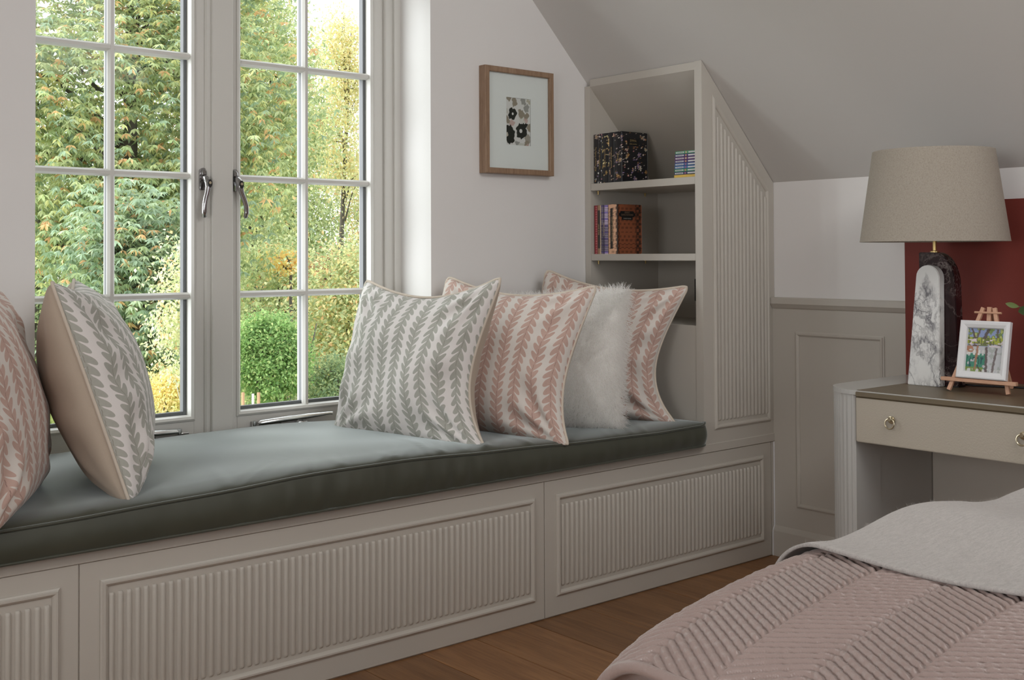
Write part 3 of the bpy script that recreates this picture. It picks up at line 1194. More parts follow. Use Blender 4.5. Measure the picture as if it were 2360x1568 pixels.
    MB().tube([(p[0], p[1] - (0.002 if p[1] < cy else 0), ZLIP1 + 0.0045) for p in pp], 0.0036, 7).build('piping', MAT['velvet'], cu, True, 0)
    return cu


build_cushion()


# ================================================================== scatter cushions
def pillow_surface(corners, T, bows, n=72, seed=0, kf=1.0, kb=1.0, dent=0.0, zmin=None, wr=1.0):
    BLc, BRc, TRc, TLc = [np.array(c_, float) for c_ in corners]
    mid_ = (BLc + BRc + TRc + TLc) / 4
    BLc, BRc, TRc, TLc = [mid_ + (c_ - mid_) * 1.03 for c_ in (BLc, BRc, TRc, TLc)]
    g = np.linspace(-1, 1, n)
    g = np.sign(g) * (1 - (1 - np.abs(g)) ** 1.35)      # denser near the seams
    U_, V_ = np.meshgrid(g, g, indexing='ij')
    bb_, br_, bt_, bl_ = bows
    fu = np.where(U_ > 0, br_, bl_)
    fv = np.where(V_ > 0, bt_, bb_)
    e = 1.9
    # soft rounded corners
    rc = 0.10
    du, dv = np.abs(U_) - (1 - rc), np.abs(V_) - (1 - rc)
    cm_ = (du > 0) & (dv > 0)
    sc_ = np.where(cm_, np.maximum(du, dv) / np.maximum(np.hypot(du, dv), 1e-9), 1.0)
    Ur = np.where(cm_, np.sign(U_) * (1 - rc + du * sc_), U_)
    Vr = np.where(cm_, np.sign(V_) * (1 - rc + dv * sc_), V_)
    Vs = V_ + 0.22 * (1 - V_ ** 2)
    u2 = Ur * (1 - fu * (1 - np.abs(Vs) ** e))
    v2 = Vr * (1 - fv * (1 - np.abs(U_) ** e) ** 1.0 * (1 + 0.0 * U_))
    s, t = (u2 + 1) / 2, (v2 + 1) / 2
    P = ((1 - s) * (1 - t))[..., None] * BLc + (s * (1 - t))[..., None] * BRc + (s * t)[..., None] * TRc + ((1 - s) * t)[..., None] * TLc
    nr = np.cross((BRc + TRc - BLc - TLc), (TLc + TRc - BLc - BRc))
    nr /= np.linalg.norm(nr)                             # points out of the front
    body = ((1 - U_ ** 2) * (1 - V_ ** 2))
    th = T * body ** 0.44
    r_ = np.random.default_rng(seed)
    W = np.zeros_like(th)
    for cxn, cyn in ((-1, -1), (1, -1), (1, 1), (-1, 1)):
        d = np.hypot(U_ - cxn, V_ - cyn)
        ang = np.arctan2((V_ - cyn) * -cyn, (U_ - cxn) * -cxn)
        W += np.sin(ang * r_.uniform(9, 13) + r_.uniform(0, 6)) * np.exp(-((d - 0.42) / 0.30) ** 2)
    for _ in range(5):
        kx, ky = r_.uniform(2, 6, 2)
        W += 0.35 * np.sin(U_ * kx + r_.uniform(0, 6)) * np.sin(V_ * ky + r_.uniform(0, 6))
    side = np.exp(-((np.abs(U_) - 0.8) / 0.25) ** 2) * np.sin(V_ * 14 + r_.uniform(0, 6)) * np.exp(-(V_ / 0.6) ** 2)
    W = (W + 0.7 * side) * 0.0085 * wr * np.clip(body * 5, 0, 1)
    if dent:
        W -= dent * np.exp(-(U_ / 0.35) ** 2 - ((V_ - 0.75) / 0.3) ** 2)
    Pf = P + nr * ((th + W) * kf)[..., None]
    Pb = P - nr * ((th + 0.5 * W) * kb)[..., None]
    if zmin is not None:
        for Q in (Pf, Pb, P):
            z = Q[..., 2]
            Q[..., 2] = np.where(z < zmin, zmin + 0.0 * z, z)
    size = (np.linalg.norm(BRc - BLc) + np.linalg.norm(TRc - TLc)) / 2
    def arc(line):
        q = np.r_[0, np.cumsum(np.linalg.norm(np.diff(line, axis=0), axis=1))]
        return q - q[-1] / 2
    m_ = n // 2
    au = 0.85 * arc(Pf[:, m_]) + 0.15 * U_[:, 0] * size / 2
    av = 0.85 * arc(Pf[m_]) + 0.15 * V_[0] * size / 2
    uv = np.stack(np.meshgrid(au, av, indexing='ij'), -1)
    return Pf, Pb, P, uv, nr, U_, V_


def scatter_cushion(label, corners, T, bows, front_mat, seed, kf=1.0, kb=1.0, dent=0.0, group=None, zmin=0.5, uvoff=(0, 0), back_mat=None):
    Pf, Pb, P, uv, nr, _, _ = pillow_surface(corners, T, bows, 72, seed, kf, kb, dent, zmin)
    n = Pf.shape[0]
    cen = np.array([np.mean([c_[0] for c_ in corners]), np.mean([c_[1] for c_ in corners]), zmin])
    o = thing('scatter_cushion', label, 'cushion', tuple(cen), 0, group)
    f = grid_faces(n, n)
    uvf = uv.reshape(-1, 2) + np.array(uvoff)
    link('front_panel', mesh_np('front_panel', Pf.reshape(-1, 3) - cen, f, uv=uvf), o, front_mat)
    link('back_panel', mesh_np('back_panel', Pb.reshape(-1, 3) - cen, f[:, ::-1], uv=uvf), o, back_mat or MAT['beige_cloth'])
    ring = [P[i, 0] for i in range(n)] + [P[n - 1, j] for j in range(1, n)] + [P[i, n - 1] for i in range(n - 2, -1, -1)] + [P[0, j] for j in range(n - 2, 0, -1)]
    ring = [tuple(q - cen + np.array([0, 0, 0.003])) for q in ring]
    MB().tube(ring, 0.0042, 7, closed=True).build('piping', MAT['cream_piping'], o, True, 0)
    return o


ZS = 0.516
scatter_cushion('grey leaf-print cushion with cream piping, front of the right-hand row on the green seat',
                [(-1.444, 0.590, ZS), (-1.315, -0.008, 0.500), (-1.215, 0.063, 0.990), (-1.300, 0.630, 0.976)], 0.095, (0.07, 0.32, 0.25, 0.04), MAT['grey_leaf'], 4, 1.0, 1.15, 0.02, 'leaf print cushions', 0.506, (0.013, 0))
scatter_cushion('pink leaf-print cushion between the grey leaf-print cushion and the white fur cushion',
                [(-1.215, 0.500, ZS), (-1.050, -0.045, 0.500), (-0.880, 0.012, 0.958), (-1.075, 0.490, 0.984)], 0.092, (0.07, 0.20, 0.20, 0.05), MAT['pink_leaf'], 11, 1.1, 0.8, 0.01, 'leaf print cushions', 0.506, (0.02, 0.01))
scatter_cushion('pink leaf-print cushion leaning on the bookcase behind the white fur cushion',
                [(-0.800, 0.480, ZS), (-0.486, 0.042, 0.506), (-0.420, 0.044, 0.948), (-0.640, 0.490, 1.001)], 0.080, (0.06, 0.33, 0.18, 0.06), MAT['pink_leaf'], 23, 1.0, 0.35, 0.015, 'leaf print cushions', 0.504, (-0.01, 0.02))
scatter_cushion('grey leaf-print cushion seen edge-on with plain beige back, left of the window',
                [(-2.330, 0.020, 0.508), (-2.110, 0.580, ZS), (-2.226, 0.665, 0.994), (-2.468, 0.120, 1.000)][0:4], 0.12, (0.03, 0.06, 0.16, 0.06), MAT['grey_leaf'], 31, 1.0, 1.0, 0.0, 'leaf print cushions', 0.506, (0.01, 0))
scatter_cushion('pink leaf-print cushion at the far left end of the seat beside the grey one',
                [(-2.660, -0.080, 0.506), (-2.425, 0.350, ZS), (-2.505, 0.400, 0.984), (-2.780, -0.02, 0.985)], 0.10, (0.03, 0.06, 0.10, 0.05), MAT['pink_leaf'], 37, 1.0, 0.7, 0.0, 'leaf print cushions', 0.506, (0.0, 0.0))


def hair(name, roots, dirs, length, rad, mat, parent, seed=1, droop=0.3, npt=4, jit=0.5):
    r_ = np.random.default_rng(seed)
    N = len(roots)
    d = dirs + r_.normal(0, jit, (N, 3))
    d /= np.linalg.norm(d, axis=1, keepdims=True)
    ln = length * r_.uniform(0.6, 1.15, (N, 1))
    pts = np.zeros((N, npt, 3))
    p = roots.copy()
    for k in range(npt):
        pts[:, k] = p
        dd = d + np.array([0, 0, -droop * k / npt]) + r_.normal(0, 0.10, (N, 3))
        dd /= np.linalg.norm(dd, axis=1, keepdims=True)
        p = p + dd * ln / (npt - 1)
    cv = bpy.data.hair_curves.new(name)
    cv.add_curves([npt] * N)
    cv.position_data.foreach_set('vector', pts.astype(np.float32).ravel())
    a = cv.attributes.get('radius') or cv.attributes.new('radius', 'FLOAT', 'POINT')
    rr = np.tile(np.linspace(1, 0.25, npt), (N, 1)) * rad
    a.data.foreach_set('value', rr.astype(np.float32).ravel())
    cv.materials.append(mat)
    o = bpy.data.objects.new(name, cv)
    COL.objects.link(o)
    if parent is not None:
        o.parent = parent
    o['kind'] = 'stuff'
    return o


# the white fur cushion
FC = [(-1.015, 0.500, ZS), (-0.735, 0.050, 0.508), (-0.680, 0.075, 0.940), (-0.895, 0.475, 0.905)]
Pf, Pb, P, uv, nr, U_, V_ = pillow_surface(FC, 0.085, (0.02, 0.04, 0.05, 0.04), 40, 5, 1.0, 0.5, 0.0, 0.508, 0.5)
fur = thing('scatter_cushion', 'fluffy white fur cushion between two pink leaf-print cushions', 'cushion', (0, 0, 0))
n = Pf.shape[0]
link('front_panel', mesh_np('front_panel', Pf.reshape(-1, 3), grid_faces(n, n)), fur, MAT['fur'])
link('back_panel', mesh_np('back_panel', Pb.reshape(-1, 3), grid_faces(n, n)[:, ::-1]), fur, MAT['fur'])


def sample_grid(G, N, seed, sgn=1):
    r_ = np.random.default_rng(seed)
    a, b = r_.uniform(0, G.shape[0] - 1.001, N), r_.uniform(0, G.shape[1] - 1.001, N)
    i, j = a.astype(int), b.astype(int)
    fa, fb = (a - i)[:, None], (b - j)[:, None]
    p = G[i, j] * (1 - fa) * (1 - fb) + G[i + 1, j] * fa * (1 - fb) + G[i + 1, j + 1] * fa * fb + G[i, j + 1] * (1 - fa) * fb
    nn = np.cross(G[i + 1, j] - G[i, j], G[i, j + 1] - G[i, j])
    nn /= np.maximum(np.linalg.norm(nn, axis=1, keepdims=True), 1e-9)
    return p, nn * sgn


p1, n1 = sample_grid(Pf, 24000, 1)
p2, n2 = sample_grid(Pb, 9000, 2, -1)
e_ = np.concatenate([P[:, 0], P[:, -1], P[0], P[-1]])
hair('fur', np.concatenate([p1, p2]), np.concatenate([n1, n2]) + np.array([0, 0, -0.25]), 0.034, 0.0007, MAT['fur_hair'], fur, 3, 0.6, 4, 0.36)


# ================================================================== books
def book_mesh(D, t, H, paintfn, ns=26, nz=92):
    """hard cover wrapped round the spine: x = 0 spine .. D fore-edge, y = +-t/2, z = 0..H. Returns cover mesh."""
    path = []
    nb = 30
    for k in range(nb):
        path.append((D * (1 - k / (nb - 1)) * 0.985 + 0.003, t / 2))
    for k in range(1, 10):
        a = PI / 2 + PI * k / 10
        path.append((0.003 + 0.003 * math.cos(a), t / 2 * math.sin(a)))
    for k in range(nb):
        path.append((D * k / (nb - 1) * 0.985 + 0.003, -t / 2))
    path = np.array(path)
    seg = np.r_[0, np.cumsum(np.linalg.norm(np.diff(path, axis=0), axis=1))]
    zz = np.linspace(0, H, nz)
    out = np.zeros((len(path), nz, 3))
    out[..., 0] = path[:, 0][:, None]
    out[..., 1] = path[:, 1][:, None]
    out[..., 2] = zz[None]
    # rounded outer board corners
    rc = 0.006
    xe = D * 0.985 + 0.003
    ze = np.minimum(zz, H - zz)
    lim = xe - np.where(ze < rc, rc - np.sqrt(np.maximum(rc ** 2 - (rc - ze) ** 2, 0)), 0)
    out[..., 0] = np.minimum(out[..., 0], lim[None])
    inn = out.copy()
    inn[..., 1] *= (t / 2 - 0.0022) / (t / 2)
    inn[..., 0] = np.maximum(inn[..., 0], 0.0022)
    nP = len(path)
    S, Zg = np.meshgrid(seg, zz, indexing='ij')
    colr = paintfn(S, Zg, seg, path).reshape(-1, 3)
    V_ = np.concatenate([out.reshape(-1, 3), inn.reshape(-1, 3)])
    C_ = np.concatenate([colr, np.tile(np.array([0.02, 0.02, 0.02]), (nP * nz, 1))])
    o = nP * nz
    f = [grid_faces(nP, nz), grid_faces(nP, nz, o)[:, ::-1]]
    ii = np.arange(nP - 1)
    for j in (0, nz - 1):
        q = np.stack([ii * nz + j, (ii + 1) * nz + j, (ii + 1) * nz + j + o, ii * nz + j + o], 1)
        f.append(q if j == 0 else q[:, ::-1])
    jj = np.arange(nz - 1)
    for i in (0, nP - 1):
        q = np.stack([i * nz + jj, i * nz + jj + 1, i * nz + jj + 1 + o, i * nz + jj + o], 1)
        f.append(q)
    return mesh_np('cover', V_, np.concatenate(f), True, col=np.clip(C_ * 1.35, 0, 1))


def floral(seed, pal, foil):
    def fn(S, Z, seg, path):
        r_ = np.random.default_rng(seed)
        C_ = np.tile(np.array([0.010, 0.010, 0.012]), S.shape + (1,))
        L = seg[-1]
        H = Z.max()
        for k in range(330):
            cx, cz, R = r_.uniform(0, L), r_.uniform(0, H), r_.uniform(0.0016, 0.0042)
            if k % 9 == 0:
                R = r_.uniform(0.006, 0.0095)
            col = np.array(pal[r_.integers(len(pal))]) * r_.uniform(0.6, 1.1)
            dx, dz = S - cx, Z - cz
            th = np.arctan2(dz, dx)
            rr = np.hypot(dx, dz)
            if R > 0.006:
                m = rr < R * (0.72 + 0.28 * np.cos(5 * th + k))
                C_[m] = col
                C_[m & (rr < R * 0.62)] = col * 0.55
                C_[rr < R * 0.28] = np.array([0.45, 0.30, 0.10])
            else:
                e2 = np.hypot(dx * 1.6, dz) if k % 2 else np.hypot(dx, dz * 1.7)
                C_[e2 < R * 0.8] = col if k % 3 else np.array(foil)
        # plain band on the spine for the title
        mid = L / 2
        tw = 0.0055
        C_[(np.abs(S - mid) < tw) & (Z > 0.03) & (Z < H - 0.02)] = np.array([0.010, 0.010, 0.012])
        return C_
    return fn


def standing_book(y0, y1, zsh, H, label, paintfn, spine, X=-0.375, D=0.128, group=None, tcol=(0.65, 0.48, 0.22), pages=(0.66, 0.60, 0.48), tsize=0.0085):
    t = y1 - y0
    o = thing('book', label, 'book', (X, (y0 + y1) / 2, zsh), 0, group)
    link('cover', book_mesh(D, t - 0.0006, H, paintfn), o, MAT['cover'])
    MB().box(0.005, D - 0.005, -(t / 2 - 0.0028), t / 2 - 0.0028, 0.003, H - 0.003).build('pages', flat('paper', pages, 0.8), o)
    if spine:
        m_ = flat('foil', tcol, 0.3, 0.6)
        text_part(spine, tsize, frame_matrix((-0.0006, 0, H * 0.5), (0, 0, -1), (0, -1, 0)), m_, o)
    return o


ZA, ZBs = 1.3226, 1.0633
PK = [(0.50, 0.22, 0.22), (0.55, 0.42, 0.34), (0.30, 0.22, 0.36), (0.60, 0.55, 0.46), (0.20, 0.10, 0.05), (0.45, 0.24, 0.10)]
GO = (0.85, 0.66, 0.34)
BA = 'floral black books on the top shelf'
standing_book(0.5035, 0.5285, ZA, 0.1815, 'black floral book with rose flowers, against the left side of the top shelf', floral(1, PK, (0.95, 0.86, 0.7)), 'The Picture of Dorian Gray', group=BA, tsize=0.008)
standing_book(0.4875, 0.5030, ZA, 0.182, 'thin black floral book with bright pink and lilac flowers, second on the top shelf', floral(2, [(0.75, 0.30, 0.42), (0.65, 0.6, 0.75), (0.8, 0.6, 0.55), (0.5, 0.5, 0.6)], (0.8, 0.75, 0.8)), "Tess of the d'Urbervilles", group=BA, tsize=0.008)
standing_book(0.4505, 0.4870, ZA, 0.1825, 'thick black floral book with gold flowers, in the middle of the top shelf', floral(3, [(0.85, 0.62, 0.28), (0.75, 0.66, 0.45), (0.6, 0.4, 0.15)], GO), 'The House of Mirth', group=BA)
standing_book(0.4230, 0.4500, ZA, 0.183, 'black floral book with peach flowers and gold upright title, fourth on the top shelf', floral(4, [(0.75, 0.42, 0.34), (0.8, 0.6, 0.48), (0.55, 0.3, 0.25)], (0.8, 0.6, 0.4)), 'WUTHERING HEIGHTS', group=BA, tsize=0.0075)
emma = standing_book(0.3850, 0.4225, ZA, 0.1835, 'black floral book with its flowered front cover showing, at the right of the row', floral(9, PK, (0.6, 0.5, 0.45)), 'EMMA', group=BA, D=0.136)
goldm = flat('title_gold', (0.30, 0.22, 0.10), 0.4, 0.3)
hb = 0.0375 / 2
pl = MB().box(0.030, 0.092, -hb - 0.0003, -hb + 0.001, 0.132, 0.160).build('title_panel', MAT['black'], emma)
text_part('EMMA', 0.0125, frame_matrix((0.061, -hb - 0.0005, 0.1515), (1, 0, 0), (0, 0, 1)), goldm, emma)
text_part('JANE AUSTEN', 0.0060, frame_matrix((0.061, -hb - 0.0005, 0.1395), (1, 0, 0), (0, 0, 1)), goldm, emma)


def geo(kind):
    def fn(S, Z, seg, path):
        L = seg[-1]
        mid = L / 2
        s = S - mid
        if kind == 'red':
            C_ = np.tile(np.array([0.20, 0.018, 0.025]), S.shape + (1,))
            C_[(np.abs(s - 0.004) < 0.003) & (np.sin(Z * 700) > 0)] = (0.35, 0.10, 0.10)
        elif kind == 'bronze':
            C_ = np.tile(np.array([0.26, 0.155, 0.095]), S.shape + (1,))
            m = (np.sin((s + Z) * 900) * np.sin((s - Z) * 900) > 0.15)
            C_[m & (s > 0.006)] = (0.66, 0.56, 0.40)
            C_[(~m) & (s > 0.006)] = (0.30, 0.22, 0.15)
            C_[(np.abs(s) < 0.0055) & (Z > 0.02) & (Z < 0.16)] = (0.03, 0.022, 0.02)
        elif kind == 'lilac':
            C_ = np.tile(np.array([0.018, 0.016, 0.04]), S.shape + (1,))
            b = (np.sin(Z * 1050) > -0.1) & ((np.abs(s) > 0.005))
            C_[b] = (0.55, 0.46, 0.62)
            C_[b & (np.sin(Z * 260) > 0.5)] = (0.28, 0.20, 0.55)
            C_[(s < -0.004) & b] *= 0.45
        else:
            C_ = np.tile(np.array([0.20, 0.062, 0.028]), S.shape + (1,))
            bx = (np.floor(S / 0.0115) + np.floor(Z / 0.0115)).astype(int) % 2
            ln = np.where(bx == 0, np.sin(S * 2 * PI / 0.0046), np.sin(Z * 2 * PI / 0.0046))
            C_[ln > 0.72] = (0.028, 0.012, 0.008)
            sp = (np.abs(s) < 0.021)
            C_[sp] = (0.60, 0.36, 0.23)
            C_[sp & (ln > 0.72)] = (0.12, 0.06, 0.04)
            C_[(np.abs(s + 0.004) < 0.0075) & (Z > 0.018) & (Z < 0.165)] = (0.010, 0.008, 0.007)
            C_[(np.abs(np.abs(s) - 0.0235) < 0.002)] = (0.012, 0.008, 0.006)
        return C_
    return fn


BB = 'bound classics on the middle shelf'
standing_book(0.5130, 0.5290, ZBs, 0.179, 'thin dark red book against the left side of the middle shelf', geo('red'), None, group=BB)
standing_book(0.4945, 0.5125, ZBs, 0.1795, 'bronze book with a lattice spine, second on the middle shelf', geo('bronze'), 'JANE EYRE', group=BB, tcol=(0.6, 0.45, 0.25))
standing_book(0.4590, 0.4940, ZBs, 0.180, 'navy book with lilac striped spine, third on the middle shelf', geo('lilac'), 'PERSUASION', group=BB, tcol=(0.6, 0.5, 0.4))
ge = standing_book(0.4105, 0.4580, ZBs, 0.1805, 'copper basketweave book with black title plate, right end of the middle shelf', geo('copper'), 'GREAT EXPECTATIONS', group=BB, tcol=(0.55, 0.42, 0.25), tsize=0.0085, D=0.130)
hb = 0.0475 / 2
pts = []
for px_, pz_ in ((0.010, 0.139), (0.010, 0.148), (0.017, 0.150), (0.020, 0.156), (0.086, 0.156), (0.089, 0.150), (0.097, 0.148), (0.097, 0.139), (0.089, 0.136), (0.082, 0.134), (0.082, 0.1235), (0.025, 0.1235), (0.025, 0.134), (0.018, 0.136)):
    pts.append((px_, pz_))
MB().prism(pts, 'y', -hb - 0.0004, -hb + 0.001).build('title_panel', MAT['black'], ge)
gm = flat('title_copper', (0.20, 0.13, 0.08), 0.4, 0.2)
text_part('GREAT', 0.0088, frame_matrix((0.0535, -hb - 0.0006, 0.1505), (1, 0, 0), (0, 0, 1)), gm, ge)
text_part('EXPECTATIONS', 0.0088, frame_matrix((0.0535, -hb - 0.0006, 0.1420), (1, 0, 0), (0, 0, 1)), gm, ge)
text_part('CHARLES DICKENS', 0.0048, frame_matrix((0.0535, -hb - 0.0006, 0.1290), (1, 0, 0), (0, 0, 1)), flat('title_pale', (0.35, 0.32, 0.28), 0.5), ge)

# stack of small bright paperbacks lying flat, spines outwards
SC = [('yellow', (0.72, 0.48, 0.08)), ('navy', (0.02, 0.025, 0.10)), ('green', (0.03, 0.26, 0.12)), ('bright blue', (0.04, 0.14, 0.36)), ('deep blue', (0.03, 0.11, 0.32)),
      ('violet', (0.06, 0.03, 0.16)), ('plum', (0.13, 0.03, 0.16)), ('indigo', (0.05, 0.035, 0.17)), ('leaf green', (0.04, 0.28, 0.13))]
POS = ['bottom of', 'second from the bottom of', 'third from the bottom of', 'fourth from the bottom of', 'middle of', 'fourth from the top of', 'third from the top of', 'second from the top of', 'top of']
zz = ZA
white_l = flat('label_white', (0.62, 0.62, 0.64), 0.6)
for i, (nm, cc) in enumerate(SC):
    hh = 0.0099
    yl = 0.1385 - 0.0008 * i + random.uniform(-0.001, 0.001)
    o = thing('paperback', '%s paperback, %s the small stack on the top shelf' % (nm, POS[i]), 'book', (-0.372, yl, zz), 0, 'stack of paperbacks on the top shelf')
    MB().box(0.0, 0.105, -0.105, 0.0, 0.0003, hh, 0.0006).build('cover', flat('cover_' + nm.replace(' ', '_'), cc, 0.4), o)
    MB().box(0.002, 0.1055, -0.1055, 0.0005, 0.0012, hh - 0.001).build('pages', flat('paper', (0.66, 0.62, 0.52), 0.8), o)
    if i:
        MB().box(-0.0004, 0.001, -0.040, -0.004, 0.0026, hh - 0.0022).build('spine_label', white_l, o)
        MB().box(-0.0004, 0.001, -0.100, -0.060, 0.0026, hh - 0.0022).build('spine_label', white_l, o)
        ic = MB().box(-0.0004, 0.001, -0.053, -0.046, 0.002, hh - 0.0018)
        ic.build('spine_emblem', flat('emblem', random.choice([(0.5, 0.25, 0.15), (0.55, 0.42, 0.25), (0.3, 0.12, 0.25)]), 0.5), o)
        tx = flat('label_ink', tuple(v_ * 0.6 for v_ in cc), 0.6)
        stx = MB()
        for b_ in range(7):
            stx.box(-0.0006, 0.0, -0.008 - 0.0042 * b_ - 0.003, -0.008 - 0.0042 * b_, 0.0042, hh - 0.0038)
        stx.build('spine_lettering', tx, o)
    zz += hh + 0.0002

# ================================================================== headboard, bedside table
hbd = thing('headboard', 'rust red velvet headboard panel against the right-hand wall behind the lamp', 'headboard', (0, -1.9, 0))
MB().box(-0.056, -0.0125, -1.36, 1.361, 0.10, 1.2195, 0.006, 2).build('panel', MAT['red_velvet'], hbd, True)
MB().box(-0.056, -0.0125, -1.30, 1.30, 0.0, 0.10).build('foot_rail', MAT['black'], hbd)

TZ = 0.679
tb = thing('bedside_table', 'pale leather bedside table with fluted corners beside the bed', 'bedside table', (0, 0, 0))
TY0, TY1 = -0.541, -1.392
TXF, TXB = -0.540, -0.060
RX, RY = 0.128, 0.130


def corner_arc(yc, s, rx, ry, n=12):
    return [(TXF + RX - rx * math.sin(PI / 2 * k / n), yc + s * (ry * math.cos(PI / 2 * k / n))) for k in range(n + 1)]


# lacquered top with two rounded front corners
yl_, yr_ = TY0 - RY, TY1 + RY
outline = [(TXB, TY0)] + corner_arc(yl_, 1, RX, RY) + corner_arc(yr_, -1, RX, RY)[::-1] + [(TXB, TY1)]
MB().prism(outline, 'z', TZ - 0.0125, TZ).build('table_top', MAT['lacquer'], tb)
MB().box(TXF - 0.004, TXB, yr_ + 0.001, yl_ - 0.001, TZ - 0.020, TZ + 0.0012, 0.005, 3).build('leather_top', [MAT['leather_top'], MAT['leather']], tb, True, 60)
lt = bpy.data.objects[tb.children[-1].name]
for pgn in lt.data.polygons:
    pgn.material_index = 0 if pgn.normal.z > 0.9 else 1
for s, yc in ((1, yl_), (-1, yr_)):
    base_ = corner_arc(yc, s, RX - 0.006, RY - 0.006, 40)
    fl_ = []
    n = len(base_)
    for k, (x, y) in enumerate(base_):
        a = PI / 2 * k / (n - 1)
        d = 0.0042 * abs(math.sin(a * 2 * 12)) ** 0.7
        fl_.append((x - d * math.sin(a), y + s * d * math.cos(a)))
    MB().prism(fl_ + [(TXF + RX, yc)], 'z', 0.0, TZ - 0.0127).build('fluted_corner', MAT['lacquer'], tb)
    ye = yc + s * (RY - 0.006)
    MB().box(TXF + RX, TXB, min(ye, ye - s * 0.02), max(ye, ye - s * 0.02), 0.0, TZ - 0.0127).build('side_panel', MAT['lacquer'], tb)
    yi = yc + s * 0.002
    MB().box(TXF + 0.012, TXB, min(yi, yi + s * 0.018), max(yi, yi + s * 0.018), 0.0, TZ - 0.022).build('inner_panel', MAT['lacquer'], tb)
MB().box(-0.128, -0.112, yr_, yl_, 0.02, TZ - 0.022).build('back_panel', MAT['greige'], tb)
dr = MB().box(TXF, TXF + 0.40, yr_ + 0.003, yl_ - 0.003, 0.5365, 0.6615, 0.0025, 2).build('drawer', MAT['leather'], tb, True, 50)
for ky in (-0.786, -1.149):
    k = MB()
    k.lathe([(0.0105, 0.0), (0.0105, 0.003), (0.006, 0.004)], 0, 0, 18)
    me = k.mesh('rosette', True)
    me.transform(Matrix.Rotation(-PI / 2, 4, 'Y'))
    o = link('ring_pull', me, dr, MAT['champagne'], (TXF, ky, 0.6085))
    k = MB().box(-0.013, -0.001, -0.005, 0.005, -0.003, 0.0085, 0.001)
    k.tube([(-0.010 - 0.004 * (1 - math.cos(a)) * 0.5, 0.0135 * math.sin(a), -0.0095 + 0.0135 * math.cos(a)) for a in np.linspace(0, 2 * PI, 25)[:-1]], 0.0021, 8, closed=True)
    k.build('pull_ring', MAT['champagne'], dr, True, 40, (TXF, ky, 0.6085))

# ------------------------------------------------------------------ table lamp
lamp = thing('table_lamp', 'table lamp with cream linen shade on white and dark marble slabs', 'lamp', (-0.282, -0.766, TZ + 0.0015))
lx, ly, lz = -0.25, -0.748, TZ + 0.001


def slab(ptsYZ, x0, x1, name, mat, bev=0.002):
    b = MB().prism([(y - ly, z - lz) for y, z in ptsYZ], 'x', x0 - lx, x1 - lx)
    es = [e for e in b.bm.edges if e.calc_face_angle(0) > 1.2]
    bmesh.ops.bevel(b.bm, geom=es, offset=bev, segments=2, affect='EDGES')
    return b.build(name, mat, lamp, True, 40)


arch = [(-0.681, 0.680), (-0.712, 0.992)]
for k in range(1, 12):
    a = PI - PI * k / 12
    arch.append((-0.748 - 0.036 * math.cos(a), 0.992 + 0.034 * math.sin(a)))
arch += [(-0.7845, 0.992), (-0.7825, 0.680)]
slab(arch, -0.281, -0.253, 'white_slab', MAT['white_marble'])
darkp = [(-0.705, 0.683), (-0.705, 1.063), (-0.752, 1.063)]
for k in range(1, 9):
    a = PI / 2 * k / 8
    darkp.append((-0.752 - 0.064 * math.sin(a), 0.968 + 0.095 * math.cos(a)))
darkp += [(-0.824, 0.683)]
slab(darkp, -0.2525, -0.216, 'dark_slab', MAT['dark_marble'])
MB().box(-0.250 - lx, -0.212 - lx, -0.822 - ly, -0.705 - ly, 0.0, 0.006).build('foot_pad', MAT['black'], lamp)
rod = MB().lathe([(0.013, 0.383), (0.013, 0.386), (0.0055, 0.388), (0.0055, 0.46), (0.011, 0.462), (0.011, 0.52)], 0.016, 0.003, 20)
rod.build('stem', MAT['brass'], lamp, True)
sb, stp = 1.0935 - lz, 1.3560 - lz
sh = MB().lathe([(0.2060, sb), (0.2050, sb + 0.004), (0.1685, stp - 0.004), (0.1680, stp), (0.1665, stp), (0.1670, stp - 0.004), (0.2035, sb + 0.004), (0.2045, sb)], 0.012, 0.003, 72, cap=False)
o = sh.build('lamp_shade', MAT['linen'], lamp, True, 0)
spd = MB()
for k in range(3):
    a = 2 * PI * k / 3 + 0.4
    spd.tube([(0.012 + 0.012 * math.cos(a), 0.003 + 0.012 * math.sin(a), 0.520), (0.012 + 0.168 * math.cos(a), 0.003 + 0.168 * math.sin(a), stp - 0.012)], 0.0015, 6)
spd.lathe([(0.014, 0.512), (0.014, 0.522)], 0.012, 0.003, 16)
spd.build('shade_carrier', MAT['brass'], lamp)
MB().tube([(0.03, -0.02, 0.006), (0.06, -0.09, 0.003), (0.10, -0.19, 0.003), (0.13, -0.33, 0.003), (0.165, -0.42, 0.003)], 0.0028, 8).build('cord', MAT['black'], lamp, True, 0)

# ------------------------------------------------------------------ easel and little painting
ez = thing('tabletop_easel', 'small pine easel standing on the bedside table', 'easel', (-0.36, -0.945, TZ + 0.0012))
ex, ey, ezz = -0.36, -0.945, TZ + 0.0012


